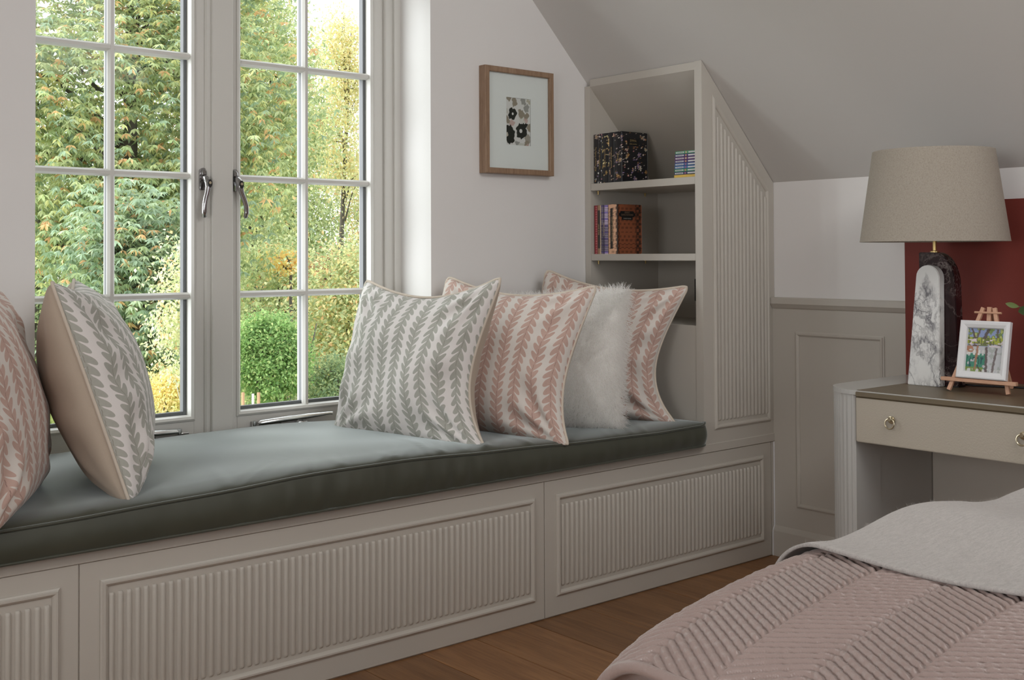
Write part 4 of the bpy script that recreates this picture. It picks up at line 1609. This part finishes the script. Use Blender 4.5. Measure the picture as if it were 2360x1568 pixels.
def stick(p, q, w_, t_, name, mat=MAT['pine'], parent=ez):
    """square-section stick from p to q (local), width w_ across y, depth t_ across x"""
    p, q = Vector(p), Vector(q)
    d = (q - p).normalized()
    side = Vector((0, 1, 0)) - d * d.y
    side.normalize()
    nrm = d.cross(side).normalized()
    bm_ = bmesh.new()
    A = [bm_.verts.new(p + side * (w_ / 2 * a) + nrm * (t_ / 2 * b)) for a, b in ((-1, -1), (1, -1), (1, 1), (-1, 1))]
    B = [bm_.verts.new(q + side * (w_ / 2 * a) + nrm * (t_ / 2 * b)) for a, b in ((-1, -1), (1, -1), (1, 1), (-1, 1))]
    bm_.faces.new(A[::-1]); bm_.faces.new(B)
    for k in range(4):
        bm_.faces.new((A[k], A[(k + 1) % 4], B[(k + 1) % 4], B[k]))
    bmesh.ops.recalc_face_normals(bm_, faces=bm_.faces[:])
    bmesh.ops.bevel(bm_, geom=bm_.edges[:], offset=0.0006, segments=1, affect='EDGES')
    me_ = bpy.data.meshes.new(name)
    bm_.to_mesh(me_)
    bm_.free()
    return link(name, me_, parent, mat)


stick((-0.018, 0.082, 0.004), (0.045, 0.012, 0.230), 0.0105, 0.008, 'leg')
stick((-0.006, -0.080, 0.004), (0.045, -0.020, 0.230), 0.0105, 0.008, 'leg')
stick((0.150, -0.012, 0.003), (0.050, -0.004, 0.226), 0.0105, 0.008, 'back_leg')
stick((0.030, -0.004, 0.06), (0.0485, -0.004, 0.232), 0.012, 0.008, 'centre_post')
MB().box(-0.020, -0.006, -0.107, 0.105, 0.029, 0.039, 0.001).build('ledge', MAT['pine'], ez)
MB().tube([(0.038, 0.034, 0.217), (0.038, -0.042, 0.217)], 0.003, 8).build('dowel', MAT['pine'], ez, True)

pa = thing('framed_painting', 'small woodland river painting in a white frame on the easel', 'picture', (ex - 0.013, ey - 0.010, ezz + 0.0395))
pa.rotation_euler = (0, math.radians(12), 0)
fw2, fh2 = 0.0700, 0.158
bm = bmesh.new()
prof = [(0.0, 0.004), (0.0, -0.009), (0.003, -0.011), (0.010, -0.010), (0.018, -0.006), (0.0195, -0.003), (0.0205, 0.002), (0.0205, 0.004)]
rings = []
for sy, zc, sz in ((1, 0.0, 1), (-1, 0.0, 1), (-1, fh2, -1), (1, fh2, -1)):
    rings.append([bm.verts.new((d, sy * (fw2 - a), zc + sz * a)) for a, d in prof])
for i in range(4):
    A, B = rings[i], rings[(i + 1) % 4]
    n = len(A)
    for k in range(n):
        bm.faces.new((A[k], A[(k + 1) % n], B[(k + 1) % n], B[k]))
bmesh.ops.recalc_face_normals(bm, faces=bm.faces[:])
me = bpy.data.meshes.new('frame')
bm.to_mesh(me)
bm.free()
link('frame', me, pa, flat('white_frame', (0.72, 0.72, 0.74), 0.35))
nu, nv = 84, 112
U, V = np.meshgrid(np.linspace(0, 1, nu), np.linspace(0, 1, nv), indexing='ij')


def vnoise(sx, sy, seed):
    r_ = np.random.default_rng(seed)
    gx, gy = int(sx) + 2, int(sy) + 2
    G = r_.uniform(0, 1, (gx, gy))
    a, b = U * sx, V * sy
    i, j = a.astype(int), b.astype(int)
    fa, fb = a - i, b - j
    fa, fb = fa * fa * (3 - 2 * fa), fb * fb * (3 - 2 * fb)
    return G[i, j] * (1 - fa) * (1 - fb) + G[i + 1, j] * fa * (1 - fb) + G[i, j + 1] * (1 - fa) * fb + G[i + 1, j + 1] * fa * fb


C = np.zeros((nu, nv, 3))
n1_, n2_, n3_ = vnoise(14, 16, 1), vnoise(30, 9, 2), vnoise(9, 30, 3)


def lay(mask, col):
    m = np.clip(mask, 0, 1)[..., None]
    C[:] = C * (1 - m) + m * np.array(col)


C[:] = (0.34, 0.36, 0.48)
lay((V < 0.22) * 1.0, (0.24, 0.30, 0.50))
lay((V < 0.2) * (n1_ > 0.5) * 1.0, (0.16, 0.24, 0.07))
lay((V < 0.2) * (n1_ > 0.72) * 1.0, (0.45, 0.47, 0.16))
lay(((V > 0.2) & (V < 0.36)) * 1.0, (0.34, 0.38, 0.05))
lay(((V > 0.2) & (V < 0.40)) * (n2_ > 0.52) * 1.0, (0.13, 0.16, 0.05))
lay(((V > 0.24) & (V < 0.42)) * (n3_ > 0.66) * 1.0, (0.62, 0.55, 0.58))
lay(((V > 0.34) & (V < 0.44)) * (n3_ < 0.34) * 1.0, (0.12, 0.07, 0.06))
lay((V > 0.42) * 1.0, (0.47, 0.48, 0.50))
lay((V > 0.42) * (n1_ > 0.58) * (U > 0.5) * 0.6, (0.30, 0.33, 0.30))
lay((V > 0.58) * (V < 0.93) * (U < 0.55) * (n1_ > 0.32) * 1.0, (0.05, 0.22, 0.15))
lay((V > 0.66) * (V < 0.9) * (U < 0.50) * (n2_ > 0.60) * 1.0, (0.02, 0.08, 0.09))
lay((V > 0.5) * (V < 0.62) * (n2_ > 0.55) * (U < 0.6) * 1.0, (0.66, 0.66, 0.64))
lay((V > 0.40) * (V < 0.55) * (U < 0.2) * (n3_ > 0.45) * 1.0, (0.40, 0.20, 0.12))
lay((V > 0.90) * (U < 0.5) * 1.0, (0.18, 0.26, 0.06))
lay((V > 0.93) * (n2_ > 0.5) * 1.0, (0.55, 0.55, 0.54))
for x0, v0, v1, wd, ln_, cc in ((0.1, 0.0, 0.24, 0.03, 0.5, (0.10, 0.07, 0.06)), (0.33, 0, 0.22, 0.025, -0.25, (0.13, 0.09, 0.08)), (0.58, 0, 0.24, 0.05, -0.5, (0.09, 0.07, 0.06)),
                               (0.82, 0, 0.2, 0.03, 0.1, (0.12, 0.1, 0.08)), (0.55, 0.42, 1.0, 0.035, 0.06, (0.11, 0.08, 0.08)), (0.30, 0.4, 0.95, 0.03, -0.05, (0.34, 0.17, 0.10)),
                               (0.84, 0.44, 1.0, 0.03, -0.15, (0.15, 0.12, 0.12)), (0.35, 0.88, 1.0, 0.02, 0.9, (0.10, 0.06, 0.05))):
    lay(((V >= v0) & (V <= v1)) * (np.abs(U - x0 - ln_ * (V - v0) + 0.03 * (n3_ - 0.5)) < wd) * 0.95, cc)
pw2, pz0, pz1 = 0.0500, 0.0200, 0.138
vt = np.stack([np.full_like(U, 0.0008), pw2 - 2 * pw2 * U, pz1 - (pz1 - pz0) * V], -1).reshape(-1, 3)
link('canvas', mesh_np('canvas', vt, grid_faces(nu, nv), True, col=C.reshape(-1, 3)), pa, MAT['print'])
MB().box(0.001, 0.004, -0.052, 0.052, 0.018, 0.140).build('backing', MAT['mat_board'], pa)

# ------------------------------------------------------------------ leafy sprig in a vase at the edge of the picture
vx, vy = -0.24, -1.235
vz = thing('vase_of_greenery', 'green leafy sprig reaching in from a vase beside the easel', 'plant', (vx, vy, TZ + 0.001))
MB().lathe([(0.030, 0.0), (0.042, 0.02), (0.046, 0.06), (0.034, 0.105), (0.020, 0.125), (0.024, 0.14), (0.021, 0.14), (0.017, 0.125)], 0, 0, 28, cap=False).build('vase', flat('vase_glaze', (0.45, 0.42, 0.38), 0.3), vz, True)
lm_ = flat('sprig_leaf', (0.055, 0.10, 0.035), 0.45)
lm2 = flat('sprig_leaf_light', (0.16, 0.22, 0.07), 0.45)


def leaf_mesh(L, W):
    vts, fcs = [], []
    nL = 8
    for k in range(nL + 1):
        t = k / nL
        w_ = W * math.sin(PI * min(1, t * 0.97 + 0.015)) ** 0.8
        vts += [(L * t, -w_, 0.12 * w_ - 0.15 * L * t * t), (L * t, 0, -0.15 * L * t * t), (L * t, w_, 0.12 * w_ - 0.15 * L * t * t)]
    return mesh_np('leaf', vts, grid_faces(nL + 1, 3))


sprays = [[(0, 0, 0.10), (-0.02, 0.06, 0.20), (-0.04, 0.145, 0.222), (-0.05, 0.215, 0.235)], [(0, 0, 0.10), (-0.03, 0.03, 0.22), (-0.05, 0.085, 0.30)],
          [(0, 0, 0.10), (-0.03, -0.02, 0.24), (-0.05, -0.06, 0.34)], [(0, 0, 0.10), (-0.06, 0.02, 0.18), (-0.10, 0.06, 0.21)]]
for si, sp_ in enumerate(sprays):
    MB().tube(sp_, 0.0012, 6).build('stem', MAT['bark'], vz)
    for k in range(1, len(sp_)):
        for q in range(2):
            a, b = Vector(sp_[k - 1]), Vector(sp_[k])
            p = a.lerp(b, 0.55 + 0.45 * q)
            tip = (k == len(sp_) - 1 and q == 1)
            me = leaf_mesh(0.038 if tip else 0.034, 0.0075 if tip else 0.014)
            o = link('leaf', me, vz, lm2 if tip else lm_, p)
            d = (b - a).normalized()
            if not tip:
                d = (d + Vector((random.uniform(-0.8, 0.2), random.uniform(-0.4, 0.9), random.uniform(-0.9, 0.3)))).normalized()
            side = d.cross(Vector((0.75, 0.55, 0.2))).normalized()
            up_ = side.cross(d)
            o.rotation_euler = Matrix((d, side, d.cross(side))).transposed().to_euler()

# ================================================================== bed
bed = thing('bed', 'low double bed under the pink quilt', 'bed', (-1.2, -2.2, 0))
BX0, BX1, BY0, BY1 = -2.15, -0.06, -3.02, -1.50
MB().box(BX0 + 1.2, BX1 + 1.2, BY0 + 2.2, BY1 + 2.2, 0.06, 0.30, 0.01).build('base', MAT['linen'], bed)
MB().box(BX0 + 0.03 + 1.2, BX1 + 1.2, BY0 + 0.01 + 2.2, BY1 - 0.01 + 2.2, 0.301, 0.45, 0.03, 3).build('mattress', flat('ticking', (0.7, 0.68, 0.65), 0.8), bed)
ft = MB()
for x in (-0.85, 1.0):
    for y in (-0.7, 0.6):
        ft.box(x - 0.03, x + 0.03, y - 0.03, y + 0.03, 0.0, 0.06)
ft.build('feet', MAT['black'], bed)


def quilt_pos(X, B):
    """X along the bed; B = distance along the cloth from the middle towards the window side (0 = flat edge)"""
    r = 0.10
    zt = 0.619 - 0.30 * np.maximum(0, -1.85 - X) ** 2 - 2.0 * np.maximum(0, -2.21 - X) ** 2
    zt = zt + 0.010 * np.exp(-((X + 1.62) / 0.15) ** 2) - 0.014 * np.clip((X + 1.5) / 0.2, 0, 1) + 0.004 * np.sin(X * 5.0 + 1.0) * np.sin(B * 7.0)
    tb_ = np.maximum(B, 0)
    arc = r * PI / 2
    h = np.where(tb_ < arc, r * np.sin(np.minimum(tb_, arc) / r), r)
    d = np.where(tb_ < arc, r * (1 - np.cos(np.minimum(tb_, arc) / r)), r + (tb_ - arc))
    Y = -1.515 + np.minimum(B, 0) + h + 0.012 * np.sin(X * 9) * np.clip(d * 4, 0, 1)
    return np.stack([X, Y, zt - d - 0.02 * np.clip(-B / 0.6, 0, 1) * 0], -1)


def normals_of(G):
    du = np.gradient(G, axis=0)
    dv = np.gradient(G, axis=1)
    nn = np.cross(du, dv)
    nn /= np.maximum(np.linalg.norm(nn, axis=2, keepdims=True), 1e-9)
    return nn * np.sign(nn[G.shape[0] // 2, G.shape[1] // 2, 2])


Xg = np.concatenate([np.linspace(-2.293, -1.84, 240), np.linspace(-1.80, -0.35, 30)])
Bg = np.concatenate([np.linspace(-1.36, -0.75, 24), np.linspace(-0.74, 0.13, 330), np.linspace(0.14, 0.36, 20)])
XX, BB_ = np.meshgrid(Xg, Bg, indexing='ij')
Q = quilt_pos(XX, BB_)
period = 0.196
ph = (BB_ + 0.095) / period
tri = np.abs((ph - np.floor(ph)) - 0.5) * 2          # 0..1 zig-zag
pitch = 0.0135
rr = (XX + 0.055 * tri * 1.0) / pitch
saw = np.abs(np.sin(PI * rr))
hgt = 0.0082 * np.sqrt(saw)
seam = np.minimum(np.abs(tri), np.abs(1 - tri))
hgt *= 0.55 + 0.45 * np.clip(seam / 0.05, 0, 1)
rq = np.random.default_rng(5)
wrk = np.zeros_like(hgt)
for _ in range(10):
    a, b = rq.uniform(120, 420, 2)
    wrk += np.sin(XX * a + rq.uniform(0, 6) + 2 * np.sin(BB_ * 31)) * np.sin(BB_ * b + rq.uniform(0, 6))
hgt += 0.00028 * wrk * np.clip(saw * 2, 0, 1)
N_ = normals_of(Q)
Q2 = Q + N_ * hgt[..., None]
qt = thing('bedspread', 'dusty pink satin bedspread with quilted chevron ridges on the bed', 'bedspread', (0, 0, 0))
link('quilt', mesh_np('quilt', Q2.reshape(-1, 3), grid_faces(len(Xg), len(Bg))), qt, MAT['satin'])
hem = [tuple(Q[0, j] + N_[0, j] * 0.001) for j in range(0, len(Bg), 4)]
MB().tube(hem, 0.0085, 8, flatten=1.0).build('binding', MAT['satin'], qt, True, 0)
lower = quilt_pos(XX[:2, ::6].copy(), BB_[:2, ::6])
under = np.stack([lower[0] + np.array([0.01, 0, -0.006]), lower[0] + np.array([0.10, -0.005, -0.07])], 0)
link('lining', mesh_np('lining', under.reshape(-1, 3), grid_faces(2, under.shape[1])), qt, MAT['satin'])

# woven throw across the bed
Xt = np.linspace(-1.925, -1.02, 110)
Bt = np.linspace(-1.0, 0.25, 150)
XT, BT = np.meshgrid(Xt, Bt, indexing='ij')
edge = 0.045 * np.clip((BT + 0.1) / 0.3, -1, 1) * np.clip((-1.5 - XT) / 0.4, 0, 1) - 0.05 * np.clip(-BT / 0.5, 0, 1) * 0
XT2 = XT + 0.02 * np.clip((BT) / 0.12, 0, 1) + 0.010 * np.sin(BT * 9)
G = quilt_pos(XT2, BT)
NT_ = normals_of(G)
lift = 0.012 + 0.010 * np.exp(-((XT + 1.925) / 0.05) ** 2) * (0.6 + 0.4 * np.sin(BT * 14 + 1))
lift = lift + 0.010 * np.exp(-((XT + 1.15 + 0.4 * BT) / 0.14) ** 2) * np.clip((BT + 1.0) / 0.4, 0, 1) + 0.012 * np.exp(-((XT + 1.62 - 0.2 * BT) / 0.12) ** 2)
G = G + NT_ * lift[..., None]
TN = normals_of(G)
Tb = G - TN * 0.005
nX, nB = G.shape[:2]
V_ = np.concatenate([G.reshape(-1, 3), Tb.reshape(-1, 3)])
off = nX * nB
fcs = [grid_faces(nX, nB), grid_faces(nX, nB, off)[:, ::-1]]
ii = np.arange(nX - 1)
jj = np.arange(nB - 1)
for j in (0, nB - 1):
    fcs.append(np.stack([ii * nB + j, (ii + 1) * nB + j, (ii + 1) * nB + j + off, ii * nB + j + off], 1))
for i in (0, nX - 1):
    fcs.append(np.stack([i * nB + jj, i * nB + jj + 1, i * nB + jj + 1 + off, i * nB + jj + off], 1))
tw = thing('throw_blanket', 'grey woven wool throw laid across the pink bedspread', 'blanket', (0, 0, 0))
link('cloth', mesh_np('cloth', V_, np.concatenate(fcs)), tw, MAT['wool'])
hp, hn = sample_grid(G, 9000, 8)
hn = hn * np.sign(hn[:, 2:3] + 1e-6)
hair('fuzz', hp, hn * 0.6 + np.array([-0.3, 0.3, 0]), 0.007, 0.00012, MAT['wool_fuzz'], tw, 4, 0.2, 3, 0.7)

# ================================================================== the garden
GZ = -2.45
gr = MB().box(-10, 45, 4, 90, GZ - 0.2, GZ).build('ground', MAT['lawn'])
gr['kind'] = 'structure'


def leaves_mesh(pos, dirs, nrm, L, W, col, bend=0.15):
    """one folded four-point leaf per row"""
    d = dirs / np.maximum(np.linalg.norm(dirs, axis=1, keepdims=True), 1e-9)
    s = np.cross(d, nrm)
    s /= np.maximum(np.linalg.norm(s, axis=1, keepdims=True), 1e-9)
    up_ = np.cross(s, d)
    L, W = L[:, None], W[:, None]
    a = pos
    b = pos + d * L * 0.45 + s * W * 0.5 + up_ * L * 0.05
    c_ = pos + d * L - up_ * L * bend
    e = pos + d * L * 0.45 - s * W * 0.5 + up_ * L * 0.05
    V__ = np.stack([a, b, c_, e], 1).reshape(-1, 3)
    F = np.arange(len(pos) * 4).reshape(-1, 4)
    return mesh_np('foliage', V__, F, False, col=np.repeat(col, 4, 0))


def pick(palette, wts, n, r_, jit=0.18):
    P_ = np.array(palette)
    w_ = np.array(wts, float)
    i = r_.choice(len(P_), n, p=w_ / w_.sum())
    c_ = P_[i] * r_.uniform(1 - jit, 1 + jit, (n, 1))
    c_ = c_ * 0.86 + 0.14 * c_.mean(1, keepdims=True)
    return np.clip(c_ * 1.42 + 0.03, 0, 0.92)


def make_tree(name, label, cat, px, depth, top_py, base_py, half_px, n_clump, n_leaf, leaf, palette, wts, seed, trunk=0.12, bark='bark', clump=0.55, droop=0.5, shape=0.5,
              rosette=0, hollow=0.55, group=None, depth_r=None, multi=1, low=None, lean=0.0):
    """a tree standing on the lawn: crown centre seen at px, crown between top_py and base_py, half_px wide at the given depth"""
    r_ = np.random.default_rng(seed)
    ctop, cbot = far_point(px, top_py, depth), far_point(px, base_py, depth)
    R = half_px * depth / F_PX
    H = ctop[2] - cbot[2]
    cen = (ctop + cbot) / 2
    base = np.array([cen[0], cen[1], GZ])
    t = thing(name, label, cat, tuple(base), 0, group)
    # clump centres in an egg-shaped crown
    q = r_.normal(0, 1, (n_clump * 3, 3))
    q /= np.linalg.norm(q, axis=1, keepdims=True)
    rad = r_.uniform(hollow ** 3, 1, (len(q), 1)) ** (1 / 3)
    q = (q * rad)[:n_clump]
    zf = (q[:, 2] + 1) / 2
    taper = 1 - shape * np.maximum(0, zf - 0.35) ** 1.2
    dr_ = depth_r if depth_r else R
    cl = np.stack([q[:, 0] * R * taper, q[:, 1] * dr_ * taper, q[:, 2] * H / 2], 1) + cen
    # leaves
    ci = r_.integers(0, n_clump, n_leaf)
    off_ = r_.normal(0, clump * 0.5, (n_leaf, 3)) * np.array([1, 1, 0.75])
    pos = cl[ci] + off_
    out = pos - cen
    out /= np.maximum(np.linalg.norm(out, axis=1, keepdims=True), 1e-6)
    L0, W0 = leaf
    if rosette:
        k = rosette
        pos = np.repeat(pos, k, 0)
        out = np.repeat(out, k, 0)
        ang = np.tile(np.arange(k) * 2 * PI / k, n_leaf) + np.repeat(r_.uniform(0, 6, n_leaf), k)
        dirs = np.stack([np.cos(ang), np.sin(ang), np.full_like(ang, -droop)], 1) + out * 0.35 + r_.normal(0, 0.22, (len(ang), 3))
        tone = np.repeat(pick(palette, wts, n_leaf, r_), k, 0) * r_.uniform(0.85, 1.15, (len(ang), 1))
        odd = r_.random(len(ang)) < 0.16
        tone[odd] = pick(palette, wts, odd.sum(), r_)
    else:
        dirs = r_.normal(0, 1, (n_leaf, 3)) + out * 0.5 + np.array([0, 0, -droop])
        tone = pick(palette, wts, n_leaf, r_)
    n_ = len(pos)
    nrm = out * 0.4 + np.array([0, 0, 0.9]) + r_.normal(0, 0.35, (n_, 3))
    keep = pos[:, 2] > GZ + 0.02
    pos, dirs, nrm, tone = pos[keep], dirs[keep], nrm[keep], tone[keep]
    n_ = len(pos)
    me_ = leaves_mesh(pos - base, dirs, nrm, L0 * r_.uniform(0.7, 1.25, n_), W0 * r_.uniform(0.75, 1.2, n_), np.clip(tone, 0, 1))
    o_ = link('foliage', me_, t, MAT['leaf'])
    o_['kind'] = 'stuff'
    # trunk and branches
    tr = MB()
    for m_ in range(multi):
        dx = (m_ - (multi - 1) / 2) * 0.22
        w0 = r_.normal(0, 0.06, 2)
        p = [Vector((dx * 0.4, 0, 0)), Vector((dx + w0[0], w0[1], (cbot[2] - GZ) * 0.6)), Vector((dx * 1.6 + w0[0] + lean, w0[1], (cbot[2] - GZ) + H * 0.35)), Vector((dx * 2 + lean * 1.6, 0, (cbot[2] - GZ) + H * 0.88))]
        tr.tube(p, [trunk, trunk * 0.85, trunk * 0.6, trunk * 0.15], 8)
    tr.build('trunk', MAT[bark], t, True, 0)
    brn = MB()
    nb_ = min(n_clump, 26)
    for k in range(nb_):
        tgt = cl[r_.integers(n_clump)] - base
        z0 = max(0.3, tgt[2] - 0.25 * H * r_.uniform(0.3, 1))
        s0 = Vector((lean * 0.6, 0, z0))
        mid = s0.lerp(Vector(tgt), 0.5) + Vector((0, 0, 0.08 * H * r_.uniform(-0.5, 1)))
        brn.tube([s0, mid, Vector(tgt)], [trunk * 0.30, trunk * 0.2, trunk * 0.06], 5)
    brn.build('branch', MAT[bark], t, True, 0)
    return t


G1, G2, G3 = (0.26, 0.33, 0.15), (0.37, 0.42, 0.20), (0.17, 0.25, 0.13)
YG, OR, YE = (0.52, 0.51, 0.22), (0.60, 0.36, 0.16), (0.68, 0.54, 0.24)
BLG = (0.28, 0.37, 0.26)
# big sweet chestnut nearest the window
make_tree('chestnut_tree', 'big sweet chestnut with long drooping leaves and orange tints filling the left casement', 'tree', 300, 18.2, -330, 690, 430, 240, 17000, (0.125, 0.038),
          [G1, G2, BLG, YG, OR, (0.46, 0.50, 0.27)], [3, 4, 3, 2.5, 1.1, 2.5], 1, 0.20, clump=0.75, droop=0.6, shape=0.25, rosette=6, hollow=0.35, depth_r=1.3)
make_tree('chestnut_tree', 'dense green chestnut low in the second pane column behind the small birch', 'tree', 310, 14.6, 430, 900, 125, 80, 4200, (0.115, 0.034),
          [BLG, G1, G3, OR, (0.36, 0.43, 0.28)], [4, 3, 2, 1.0, 2.5], 2, 0.10, clump=0.5, droop=0.8, shape=0.3, rosette=6, hollow=0.3, depth_r=0.5)
# woodland behind
make_tree('beech_tree', 'shady olive woodland tree low on the left behind the chestnuts', 'tree', 90, 26, 300, 1000, 260, 140, 30000, (0.11, 0.06), [G3, G1, (0.29, 0.30, 0.16), YG], [3, 3, 2, 0.7], 3, 0.25, clump=1.1, shape=0.3, depth_r=1.5)
make_tree('oak_tree', 'tall olive green broadleaf tree left in the right casement', 'tree', 590, 26, -60, 640, 125, 120, 30000, (0.105, 0.058), [G1, G2, YG, OR, (0.43, 0.47, 0.25)], [3, 4, 2.2, 0.5, 2.5], 4, 0.22, clump=0.85, shape=0.5, depth_r=1.2)
make_tree('oak_tree', 'rounded olive tree behind the bars in the middle of the right casement', 'tree', 655, 33, 200, 760, 130, 120, 30000, (0.12, 0.066), [G1, G2, (0.37, 0.39, 0.21), YG], [3, 4, 3, 1], 5, 0.25, clump=1.0, shape=0.4, depth_r=1.4)
make_tree('birch_tree', 'tall thin yellow birch against the white sky', 'tree', 785, 29.0, 10, 480, 70, 90, 13000, (0.085, 0.05), [(0.55, 0.50, 0.26), YE, (0.46, 0.47, 0.25), (0.52, 0.40, 0.2)], [3, 2, 3, 1], 6, 0.08, 'bark', clump=0.6, droop=0.9, shape=0.75, hollow=0.2, lean=0.2, depth_r=0.55)
make_tree('birch_tree', 'fuller yellowing birch at the right edge below the tall one', 'tree', 865, 36, 260, 720, 85, 80, 17000, (0.09, 0.052), [(0.45, 0.45, 0.23), G2, YE, OR, (0.5, 0.26, 0.17)], [3, 3, 1.5, 1, 0.5], 7, 0.1, 'bark', clump=0.8, droop=0.8, shape=0.6, depth_r=1.0)
make_tree('maple_tree', 'small flame orange maple in the third row of panes', 'tree', 660, 19.4, 585, 625, 46, 14, 380, (0.08, 0.055), [(0.74, 0.42, 0.10), (0.76, 0.50, 0.14), YE], [3, 2, 1], 8, 0.04, clump=0.26, droop=0.0, shape=0.2, hollow=0.2, depth_r=0.3)
make_tree('maple_tree', 'russet red maple beside the birch in the right casement', 'tree', 752, 19.4, 590, 660, 34, 14, 420, (0.08, 0.05), [(0.45, 0.16, 0.10), (0.55, 0.30, 0.13), G1], [3, 2, 2], 9, 0.04, clump=0.30, droop=0.1, shape=0.2, hollow=0.2, depth_r=0.3)
make_tree('shrub', 'broad mixed green shrub under the oaks in the right casement', 'shrub', 640, 21, 560, 960, 150, 120, 20000, (0.085, 0.048), [G1, G2, (0.43, 0.45, 0.25), OR, YG], [3, 4, 2.5, 0.6, 1.5], 10, 0.07, clump=0.6, shape=0.3, depth_r=0.8)
make_tree('shrub', 'pale speckled birch thicket behind the grey cushion', 'shrub', 800, 16.4, 560, 985, 105, 120, 17000, (0.070, 0.042), [(0.50, 0.49, 0.26), YE, G2, OR, G1], [3, 2, 3, 0.9, 2], 11, 0.035, 'bark', clump=0.45, shape=0.3, depth_r=0.6)
make_tree('birch_tree', 'young silver birch with white stem at the right edge of the left casement', 'tree', 415, 12.6, 560, 880, 48, 50, 3600, (0.050, 0.032), [(0.54, 0.54, 0.33), G2, (0.62, 0.58, 0.40), OR], [3, 3, 2, 0.6], 12, 0.020, 'birch_bark', clump=0.25, droop=0.6, shape=0.4, hollow=0.2, depth_r=0.22)
make_tree('clipped_tree', 'dense round bright green garden tree in the bottom right panes', 'tree', 618, 13.6, 728, 922, 88, 150, 20000, (0.046, 0.029), [(0.20, 0.34, 0.09), (0.29, 0.42, 0.14), (0.13, 0.24, 0.07), (0.44, 0.49, 0.19)], [3, 4, 2, 1.2], 13, 0.035, clump=0.15, droop=0.2, shape=0.15, hollow=0.75, multi=4)
make_tree('shrub', 'golden yellow shrub at the foot of the young birch', 'shrub', 385, 13.6, 862, 945, 55, 40, 3500, (0.045, 0.024), [(0.74, 0.58, 0.24), YE, (0.62, 0.45, 0.2)], [3, 3, 1], 14, 0.015, clump=0.2, shape=0.2)
make_tree('shrub', 'dark laurel hedge bush behind the golden shrub', 'shrub', 340, 23, 760, 960, 120, 70, 9000, (0.09, 0.05), [G3, (0.10, 0.17, 0.08), G1], [3, 3, 1], 15, 0.04, clump=0.5, shape=0.2, depth_r=0.7)
make_tree('shrub', 'dark green bush at the foot of the birch thicket', 'shrub', 770, 14.4, 830, 960, 80, 50, 6000, (0.05, 0.03), [G3, G1, G2], [3, 3, 2], 16, 0.03, clump=0.25, shape=0.2)

# pale stakes of the young plantings
for i, (px_, tp, bp, rr_, mt, lab) in enumerate(((422, 600, 962, 0.022, 'birch_bark', 'slim white birch pole beside the golden shrub'),
                                                 (583, 908, 940, 0.018, 'birch_bark', 'white post under the round green tree'),
                                                 (560, 905, 950, 0.022, 'stake', 'wooden stake at the edge of the right casement'),
                                                 (596, 905, 945, 0.022, 'stake', 'wooden stake under the round green tree'))):
    dep = 12.2
    a, b = far_point(px_, tp, dep), far_point(px_, bp, dep)
    o = MB().tube([(0, 0, 0), (0, 0, (a[2] - GZ) * 0.5), (0, 0, a[2] - GZ)], [rr_, rr_ * 0.95, rr_ * 0.8], 8).build('garden_stake', MAT[mt], None, True, 0, (a[0], a[1], GZ))
    tag(o, lab, 'stake')

# long grass on the lawn
r_ = np.random.default_rng(99)
N = 30000
pxs, dep = r_.uniform(40, 900, N), r_.uniform(13.5, 26, N)
pp = np.array([far_point(a, 900, d) for a, d in zip(pxs, dep)])
pp[:, 2] = GZ
dd = np.stack([r_.normal(0, 0.35, N), r_.normal(0, 0.35, N), np.ones(N)], 1)
me = leaves_mesh(pp, dd, r_.normal(0, 1, (N, 3)), r_.uniform(0.15, 0.5, N), np.full(N, 0.018), pick([(0.30, 0.36, 0.10), (0.42, 0.42, 0.14), (0.22, 0.30, 0.08)], [3, 2, 2], N, r_), 0.3)
o = link('grass', me, None, MAT['leaf'])
o['kind'] = 'stuff'
tag(o, 'long rough grass growing under the trees', 'grass')
